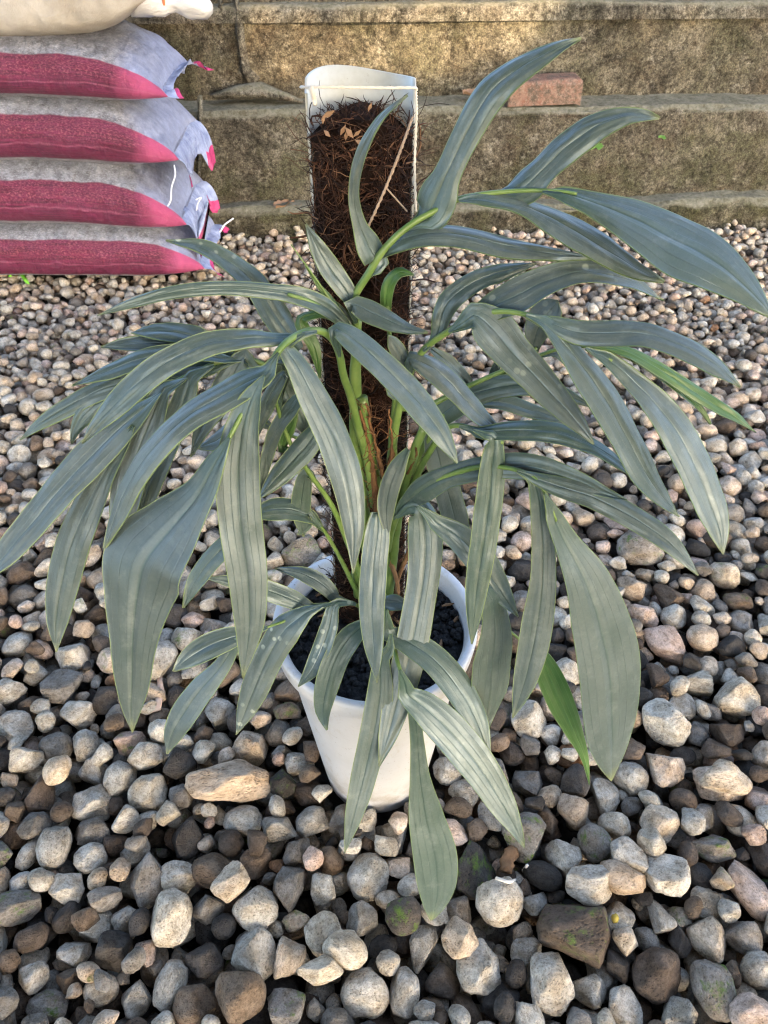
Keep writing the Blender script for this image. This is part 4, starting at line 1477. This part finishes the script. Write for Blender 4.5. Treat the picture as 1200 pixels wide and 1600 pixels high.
# K: the biggest leaf, bending to the left towards the photographer
leaf([(585, 790, .57), (574, 720, .565), (560, 670, .56), (546, 615, .552), (537, 590, .545), (530, 555, .54), (518, 530, .53), (498, 519, .52), (470, 524, .51), (442, 543, .495), (418, 580, .48), (400, 608, .47), (373, 660, .455), (346, 712, .44), (328, 765, .43)], .0046, .0012, [
    (.503, .43, [(445, 540, 16), (464, 570, 36), (490, 620, 48), (520, 682, 52), (543, 750, 50), (553, 820, 36), (553, 862, 18), (552, 896, 2)]),
    (.506, .47, [(466, 526, 10), (430, 529, 22), (390, 528, 32), (320, 539, 38), (245, 576, 42), (185, 627, 40), (150, 664, 24), (129, 693, 2)]),
    (.475, .42, [(418, 582, 18), (385, 598, 44), (345, 620, 46), (295, 650, 42), (245, 695, 40), (205, 750, 34), (182, 805, 24), (163, 858, 3)], dict(tilt=-18)),
    (.462, .385, [(392, 625, 22), (377, 680, 58), (372, 740, 70), (376, 820, 68), (387, 900, 63), (390, 970, 48), (385, 1020, 26), (379, 1059, 2)]),
    (.437, .355, [(338, 722, 10), (312, 770, 52), (268, 826, 98), (226, 880, 134), (212, 945, 103), (207, 1010, 73), (206, 1070, 54), (205, 1110, 30), (207, 1144, 2)]),
    (.522, .47, [(524, 514, 16), (552, 530, 40), (590, 563, 44), (642, 616, 46), (686, 672, 36), (702, 700, 20), (714, 724, 2)])])
# L: the leaf behind it, spreading left
leaf([(575, 780, .58), (545, 720, .578), (500, 650, .575), (450, 598, .57), (400, 566, .562), (350, 566, .552), (310, 582, .54), (262, 606, .522), (226, 640, .507), (190, 697, .49)], .0036, .0010, [
    (.505, .42, [(222, 640, 20), (185, 672, 48), (140, 716, 56), (95, 764, 52), (48, 820, 46), (5, 872, 34), (-25, 910, 2)]),
    (.49, .42, [(192, 692, 10), (165, 735, 36), (135, 795, 50), (112, 850, 54), (96, 915, 52), (88, 970, 36), (88, 1019, 2)]),
    (.515, .455, [(256, 610, 16), (236, 655, 46), (212, 715, 52), (196, 775, 48), (188, 825, 32), (184, 862, 4)]),
    (.53, .47, [(300, 590, 16), (282, 640, 40), (256, 700, 42), (232, 760, 38), (214, 820, 22), (208, 850, 3)]),
    (.535, .515, [(270, 600, 12), (215, 596, 36), (160, 608, 34), (105, 636, 28), (60, 664, 16), (31, 687, 2)]),
    (.55, .53, [(345, 560, 10), (290, 552, 28), (225, 560, 30), (165, 582, 24), (114, 603, 2)]),
    (.535, .51, [(215, 606, 14), (165, 620, 34), (132, 648, 30), (118, 670, 18), (112, 694, 2)]),
    (.55, .54, [(330, 570, 20), (275, 580, 50), (225, 610, 48), (180, 645, 30), (150, 680, 4)]),
    (.57, .57, [(350, 545, 10), (300, 524, 30), (250, 518, 26), (205, 520, 2)]),
    (.565, .56, [(300, 545, 10), (245, 536, 26), (195, 538, 20), (158, 543, 2)])])
# M: upper left leaf
leaf([(560, 540, .575), (545, 515, .574), (522, 500, .565), (490, 476, .56), (450, 462, .555)], .0034, .0012, [
    (.565, .52, [(540, 508, 12), (512, 482, 28), (475, 465, 30), (430, 456, 25), (350, 450, 23), (270, 457, 22), (205, 474, 16), (152, 493, 2)], dict(tilt=10)),
    (.58, .60, [(470, 545, 12), (446, 515, 38), (425, 485, 44), (395, 440, 37), (352, 405, 30), (310, 385, 20), (260, 377, 2)], dict(spots=1.0)),
    (.56, .55, [(500, 490, 12), (470, 500, 20), (490, 540, 20), (500, 590, 4)], dict(under=True)),
    (.57, .57, [(546, 505, 10), (520, 480, 22), (490, 470, 20), (440, 470, 3)])])
# young lobes at the growing tips
leaf([(560, 520, .572), (553, 490, .57), (550, 470, .57)], .0030, .0016, [
    (.57, .575, [(552, 474, 14), (538, 450, 32), (515, 418, 34), (494, 382, 24), (478, 350, 2)], dict(tilt=8)),
    (.565, .53, [(548, 474, 14), (572, 484, 36), (602, 498, 34), (634, 512, 20), (668, 519, 2)])])
leaf([(618, 640, .572), (612, 560, .575), (606, 500, .578), (605, 480, .578)], .0026, .0014, [
    (.578, .57, [(604, 490, 14), (604, 460, 20), (611, 436, 20), (626, 425, 18), (646, 430, 2)], dict(under=True))])
leaf([(560, 520, .572), (530, 490, .57), (495, 440, .57), (455, 385, .57)], .0014, .0004, [
    (.57, .57, [(548, 508, 5), (525, 480, 12), (500, 448, 8), (478, 415, 2)], dict(under=True))])
leaf([(632, 640, .57), (626, 610, .568), (640, 580, .565)], .0026, .0014, [
    (.567, .56, [(636, 575, 8), (624, 552, 26), (614, 535, 20), (606, 524, 2)]),
    (.567, .56, [(612, 600, 16), (618, 612, 26), (634, 622, 10)])])
# N: inner left leaf, low
leaf([(566, 905, .56), (548, 860, .557), (518, 790, .555), (482, 738, .55), (452, 690, .55), (428, 620, .55)], .0034, .0014, [
    (.55, .52, [(505, 655, 14), (484, 690, 38), (450, 728, 36), (425, 755, 26), (403, 780, 2)]),
    (.55, .53, [(478, 610, 10), (458, 634, 24), (432, 672, 22), (416, 720, 18), (407, 778, 2)]),
    (.55, .54, [(446, 585, 12), (426, 612, 26), (410, 648, 22), (402, 684, 2)]),
    (.552, .55, [(480, 735, 12), (472, 770, 30), (470, 805, 28), (474, 838, 3)], dict(tilt=15)),
    (.555, .55, [(440, 700, 14), (452, 660, 24), (462, 632, 4)], dict(under=True))])
leaf([(560, 930, .56), (530, 870, .558), (505, 828, .556), (484, 806, .555)], .0030, .0014, [
    (.555, .53, [(488, 808, 12), (455, 796, 34), (425, 796, 34), (396, 806, 14), (380, 812, 2)]),
    (.55, .55, [(482, 802, 10), (478, 820, 18), (466, 836, 2)]),
    (.555, .52, [(410, 806, 10), (370, 838, 30), (330, 875, 32), (305, 910, 26), (287, 950, 2)])])
leaf([(440, 600, .56), (400, 575, .56), (372, 566, .555)], .0020, .0010, [
    (.555, .52, [(382, 556, 20), (362, 590, 42), (340, 628, 40), (318, 664, 30), (298, 714, 2)]),
    (.565, .56, [(440, 560, 20), (446, 610, 44), (470, 650, 36), (488, 690, 3)])])
leaf([(505, 700, .575), (450, 680, .575), (400, 655, .57)], .0018, .0010, [
    (.57, .56, [(405, 655, 10), (370, 668, 36), (335, 690, 28), (310, 700, 3)])])

# stems and sheaths
for path, r0, r1 in (([(578, 930, .570), (574, 860, .572), (566, 780, .574), (556, 690, .574), (556, 600, .575), (556, 500, .575)], .0075, .0045),
                     ([(592, 930, .566), (598, 860, .566), (590, 780, .570), (578, 700, .570), (566, 620, .571)], .0070, .0045),
                     ([(604, 940, .566), (612, 880, .565), (622, 800, .566), (640, 730, .570), (662, 665, .576)], .0065, .0042),
                     ([(600, 900, .572), (606, 820, .574), (612, 720, .574), (618, 640, .573), (626, 590, .57)], .0060, .0038),
                     ([(560, 930, .568), (552, 860, .568), (540, 780, .570), (530, 700, .572)], .0050, .0034)):
    V, F = tube_px(path, r0, r1, 12)
    V = [p + Vector((nz(p.x, p.y, p.z, 60, 2), nz(p.x, p.y, p.z, 60, 5), 0)) * 0.0012 for p in V]
    mesh_obj('stem', V, F, M_PETIOLE, plant)
for path, r in (([(594, 830, .560), (588, 770, .561), (576, 700, .563), (562, 640, .565)], .0042),
                ([(603, 800, .560), (598, 740, .562), (584, 680, .565), (572, 630, .567)], .0030),
                ([(640, 740, .566), (652, 700, .568)], .0022),
                ([(610, 745, .566), (612, 690, .566), (608, 640, .567)], .0028)):
    V, F = tube_px(path, r, r * 0.3, 8)
    V = [p + Vector((nz(p.x, p.y, p.z, 130, 2), nz(p.x, p.y, p.z, 130, 5), 0)) * 0.003 for p in V]
    mesh_obj('dry_sheath', V, F, M_SHEATH, plant)
fv = []
for q in range(70):
    px = frng.uniform(556, 620); py = frng.uniform(630, 830)
    p = at_y(px, py, .560)
    d = Vector((frng.gauss(0, 1), frng.gauss(0, .4), frng.gauss(.3, .8))).normalized()
    pts = [p]
    for _ in range(5):
        d = (d + Vector((frng.gauss(0, .3), frng.gauss(0, .2), frng.gauss(0, .3)))).normalized()
        pts.append(pts[-1] + d * 0.004)
    fv.append(tube_geo(pts, [0.0004] * 5 + [0.0002], 4))
o = mesh_obj('sheath_fibre', *join(fv), M_SHEATH, plant); o['kind'] = 'stuff'
# aerial roots at the stem base
for path in ([(606, 870, .563), (618, 900, .556), (622, 930, .548), (610, 960, .540)], [(640, 860, .57), (622, 905, .56), (618, 950, .545)], [(598, 930, .56), (612, 975, .535), (622, 985, .53)]):
    V, F = tube_px(path, .0030, .0016, 8)
    mesh_obj('aerial_root', V, F, M_CHIP, plant)

# ------------------------------------------------------------------ small things on the gravel and the ledge
def top_at(x, y):
    return HF[min(max(int((x - GX0) / GS), 0), GNX - 1), min(max(int((y - GY0) / GS), 0), GNY - 1)]


def ground_pt(px, py, up=0.004):
    p = at_z(px, py, 0.0)
    z = min(top_at(p.x, p.y), 0.03)
    return at_z(px, py, z + up)


def scrap(name, pts_px, r, mat, label, cat, flat=0.5, group=None):
    P = [ground_pt(x, y, r * 0.6) for x, y in pts_px]
    zm = max(p.z for p in P)
    P = [Vector((p.x, p.y, zm)) for p in P]
    n = 8
    Q = [Vector(q) for q in catmull([p[:] for p in P], n)]
    V, F = tube_geo(Q, [r * (0.55 + 0.45 * math.sin(math.pi * (i + .8) / (n + .6))) for i in range(n)], 8, flat)
    V = [p + Vector((nz(p.x, p.y, p.z, 150, 1), 0, nz(p.x, p.y, p.z, 150, 7))) * r * 0.6 for p in V]
    return tag(mesh_obj(name, V, F, mat), label, cat, group)


scrap('wood_chip', [(789, 1362), (794, 1345), (799, 1330)], 0.009, M_CHIP, 'brown wood chip wedged between stones beside the drooping front leaf', 'wood chip')
scrap('pale_stick', [(228, 1118), (245, 1108), (264, 1097)], 0.006, M_STICK, 'short pale orange stick on the gravel under the big left leaf', 'stick')
scrap('green_scrap', [(16, 433), (30, 438), (44, 444)], 0.006, M_SCRAP, 'bright green plant scrap on the gravel in front of the lowest sack', 'plant scrap')
for (px, py, w, lb) in ((961, 1435, 0.006, 'smaller yellow crumb on the gravel touching the big brown stone'), (1015, 1422, 0.009, 'larger yellow crumb on a grey stone beside the big brown stone')):
    c = ground_pt(px, py, 0.004)
    V = [c + Vector((p.x * w * .8, p.y * w, p.z * w * 1.1)) * (1 + 0.5 * mnoise.noise(p * 2.2 + Vector((px, 0, 0)))) for p in IV]
    tag(mesh_obj('yellow_crumb', V, IF, M_YELLOW), lb, 'crumb')
thread('root_thread', [ground_pt(x, y, .006) for x, y in ((775, 1372), (795, 1378), (812, 1368), (824, 1352))], 0.0022, M_STRING, 'pale curved root between stones near the wood chip', 'root', 16)
thread('white_thread', [at_y(*q) for q in ((322, 368, 2.44), (332, 361, 2.46), (342, 364, 2.46), (350, 352, 2.48), (362, 343, 2.50), (370, 337, 2.52))], 0.0026, M_THREAD, 'loose white thread lying across the footing beside the sacks', 'thread', 20)
c = ground_pt(311, 428, .010)
thread('thread_tangle', [c + Vector((math.cos(i * 1.9) * .018, math.sin(i * 2.3) * .012, .003 * (i % 3))) for i in range(14)], 0.0012, M_THREAD, 'small tangle of white thread on gravel beside the lowest sack', 'thread', 60)
c = ground_pt(275, 424, .010)
thread('thread_tangle', [c + Vector((math.cos(i * 1.5) * .008 - i * .001, math.sin(i * 2.1) * .006, .012 - .0012 * i)) for i in range(9)], 0.0012, M_THREAD, 'short white thread hanging at the corner of the lowest sack', 'thread', 40)


def dry_leaf(name, c, w, yaw, label, curl=0.5):
    V, F = [], []
    n, m = 9, 7
    for i in range(n):
        t = i / (n - 1)
        wd = w * 0.38 * math.sin(math.pi * min(1, t * 0.94 + 0.05)) ** 0.8
        for j in range(m):
            u = -1 + 2 * j / (m - 1)
            x = (t - 0.5) * w; y = u * wd
            z = curl * w * (u * u * 0.35 + (t - .5) ** 2 * .5) + nz(x, y, 0, 90, w * 100) * w * 0.12
            V.append(Vector((x, y, z)))
    for i in range(n - 1):
        for j in range(m - 1):
            F.append((i * m + j, (i + 1) * m + j, (i + 1) * m + j + 1, i * m + j + 1))
    N = len(V)
    V += [p - Vector((0, 0, 0.0008)) for p in V]
    F += [tuple(k + N for k in f[::-1]) for f in F]
    rot = Matrix.Rotation(yaw, 3, 'Z')
    o = mesh_obj(name, [rot @ p + c for p in V], F, M_DRY)
    return tag(o, label, 'dry leaf')


dry_leaf('dry_leaf', on_wall(735, 152, 0.075) + Vector((0, 0, .010)), 0.055, 0.4, 'curled dry brown leaf on the wall ledge beside the brick')
dry_leaf('dry_leaf', on_wall(441, 328, -0.040) + Vector((0, 0, .012)), 0.065, 0.9, 'large dry brown leaf lying on the footing left of the pole')
dry_leaf('dry_leaf', on_wall(463, 327, -0.035) + Vector((0, 0, .010)), 0.045, -0.5, 'small dry pinkish brown leaf on the footing close to the pole')
# tiny fern-like weeds rooted in the wall face
for (px, py, sz, lb) in ((931, 230, 0.030, 'small bright green weed rooted in the wall face'), (1033, 215, 0.018, 'tiny pale green weed sprouting from the wall')):
    c = on_wall(px, py, -0.004)
    g = []
    for k in range(7):
        an = frng.uniform(0.2, 2.9)
        d = Vector((math.cos(an), -0.5, math.sin(an) * .8 - .25)).normalized() * sz * frng.uniform(.5, 1)
        e = c + d
        sdir = d.cross(Vector((0, 1, .3))).normalized() * sz * 0.28
        mid = c + d * 0.6
        V = [c, mid + sdir, e, mid - sdir]
        V += [p + Vector((0, .001, .0006)) for p in V]
        g.append((V, [(0, 1, 2, 3), (7, 6, 5, 4), (0, 4, 5, 1), (1, 5, 6, 2), (2, 6, 7, 3), (3, 7, 4, 0)]))
    tag(mesh_obj('weed', *join(g), M_WEED, smooth=False), lb, 'weed')

# ------------------------------------------------------------------ unseen tree, crown shaped to shade the yard and let sun flecks through
def lit(px, py):
    """sun flecks seen on the upper wall, in photograph pixels"""
    w = nz(px * 0.012, py * 0.012, 0, 1.0, 3.0) * 16
    if py > 128 + w: return False
    if 395 + w < px < 660 and py < 128 + w and py > 45 - (px - 395) * 0.10 + w: return True
    if 640 < px < 880 and py < 96 - (px - 690) * 0.38 + w and py > 8: return True
    if 1010 < px < 1070 and 12 < py < 45: return True
    return False


tree = empty('unseen_shade_tree', (2.6, -4.4, GROUND_Z))
tag(tree, 'unseen broad leafy tree, dense crown shaped to shade the yard with gaps for sun flecks', 'tree')
TDIST = 5.2
trng = random.Random(8)
side = Vector((-SUN.y, SUN.x, 0)).normalized()
upv = SUN.cross(side)
if upv.z < 0: upv = -upv
TV, TF = [], []
for q in range(32000):
    # a point of the yard or wall that must lie in shade
    if trng.random() < 0.62:
        tx = trng.uniform(-2.2, 2.4); tz = trng.uniform(0.0, 1.45)
        tgt = Vector((tx, wall_y(tx, 0.14), tz))
    else:
        tgt = Vector((trng.uniform(-2.2, 2.4), trng.uniform(-0.6, 2.6), trng.uniform(0, .7)))
    D = TDIST + trng.uniform(-0.9, 0.9)
    c = tgt + SUN * D + Vector((0, trng.gauss(0, .05), trng.gauss(0, .05)))
    sz = trng.uniform(0.06, 0.10)
    # does this leaf shade a fleck?
    t = (c.y - math.tan(WALL_ROT) * c.x - (WALL_Y + 0.135)) / (SUN.y - math.tan(WALL_ROT) * SUN.x)
    hit = c - SUN * t
    px, py = pix(hit)
    if hit.z > 0.33 and hit.z < 0.7 and any(lit(px + a_, py + b_) for a_ in (-36, 0, 36) for b_ in (-36, 0, 36)) and trng.random() > 0.003:
        continue
    nrm = (SUN + Vector((trng.gauss(0, .4), trng.gauss(0, .4), trng.gauss(0, .4)))).normalized()
    u = nrm.orthogonal().normalized()
    u = (Matrix.Rotation(trng.uniform(0, 6.28), 3, nrm) @ u)
    w = nrm.cross(u)
    o = len(TV)
    TV += [c - u * sz, c - w * sz * .45 + nrm * sz * .1, c + u * sz, c + w * sz * .45 + nrm * sz * .1]
    TF.append((o, o + 1, o + 2, o + 3))
mesh_obj('crown', TV, TF, M_TREE, tree, smooth=False)
trunk = [Vector((2.6, -4.4, GROUND_Z)), Vector((2.65, -4.3, 0.8)), Vector((2.5, -4.2, 1.8)), Vector((2.6, -4.1, 3.0)), Vector((2.4, -4.0, 4.2))]
V, F = tube_geo(trunk, [0.16, 0.12, 0.10, 0.08, 0.03], 12)
mesh_obj('trunk', V, F, M_BARK, tree)
for e in (Vector((0.9, -2.6, 3.2)), Vector((4.0, -2.2, 3.0)), Vector((1.6, -1.4, 2.6)), Vector((3.0, -3.0, 4.0))):
    V, F = tube_geo([trunk[2], trunk[2].lerp(e, .5) + Vector((0, 0, .2)), e], [0.06, 0.04, 0.012], 8)
    mesh_obj('limb', V, F, M_BARK, tree)
# ------------------------------------------------------------------ unseen roof added to block overhead sky, open to the right and the wall
roof = empty('added_shade_roof', (-1.6, -1.0, GROUND_Z))
tag(roof, 'unseen corrugated sheet roof on round wooden posts, added to shade the gravel', 'roof')
s = NT('roof_sheet', 0.5, 0.4)
M_ROOF = s.done((0.42, 0.40, 0.38))
nx_ = 240
V, F = [], []
for k in range(nx_ + 1):
    x = -4.2 + 4.9 * k / nx_
    z = 2.55 + 0.018 * math.sin(x * 2 * math.pi / 0.076 * 0.5) + 0.05 * (x + 4.2) * 0
    V += [Vector((x, -3.2, z + 0.35)), Vector((x, 1.15, z)), Vector((x, -3.2, z + 0.352)), Vector((x, 1.15, z + 0.002))]
for k in range(nx_):
    a = 4 * k
    F += [(a, a + 1, a + 5, a + 4), (a + 2, a + 6, a + 7, a + 3)]
mesh_obj('roof_sheet', V, F, M_ROOF, roof)
for x, y in ((-4.0, 1.0), (-4.0, -3.0), (0.55, -3.0)):
    V, F = tube_geo([Vector((x, y, GROUND_Z)), Vector((x, y, 2.5))], [0.05, 0.05], 10)
    mesh_obj('post', V, F, M_BARK, roof)
for y in (1.0, -1.0, -3.0):
    V, F = tube_geo([Vector((-4.15, y, 2.5 - 0.08 * (y - 1.0) * 1.0)), Vector((0.62, y, 2.5 - 0.08 * (y - 1.0)))], [0.035, 0.035], 8)
    mesh_obj('beam', V, F, M_BARK, roof)
print('done', len(TF))
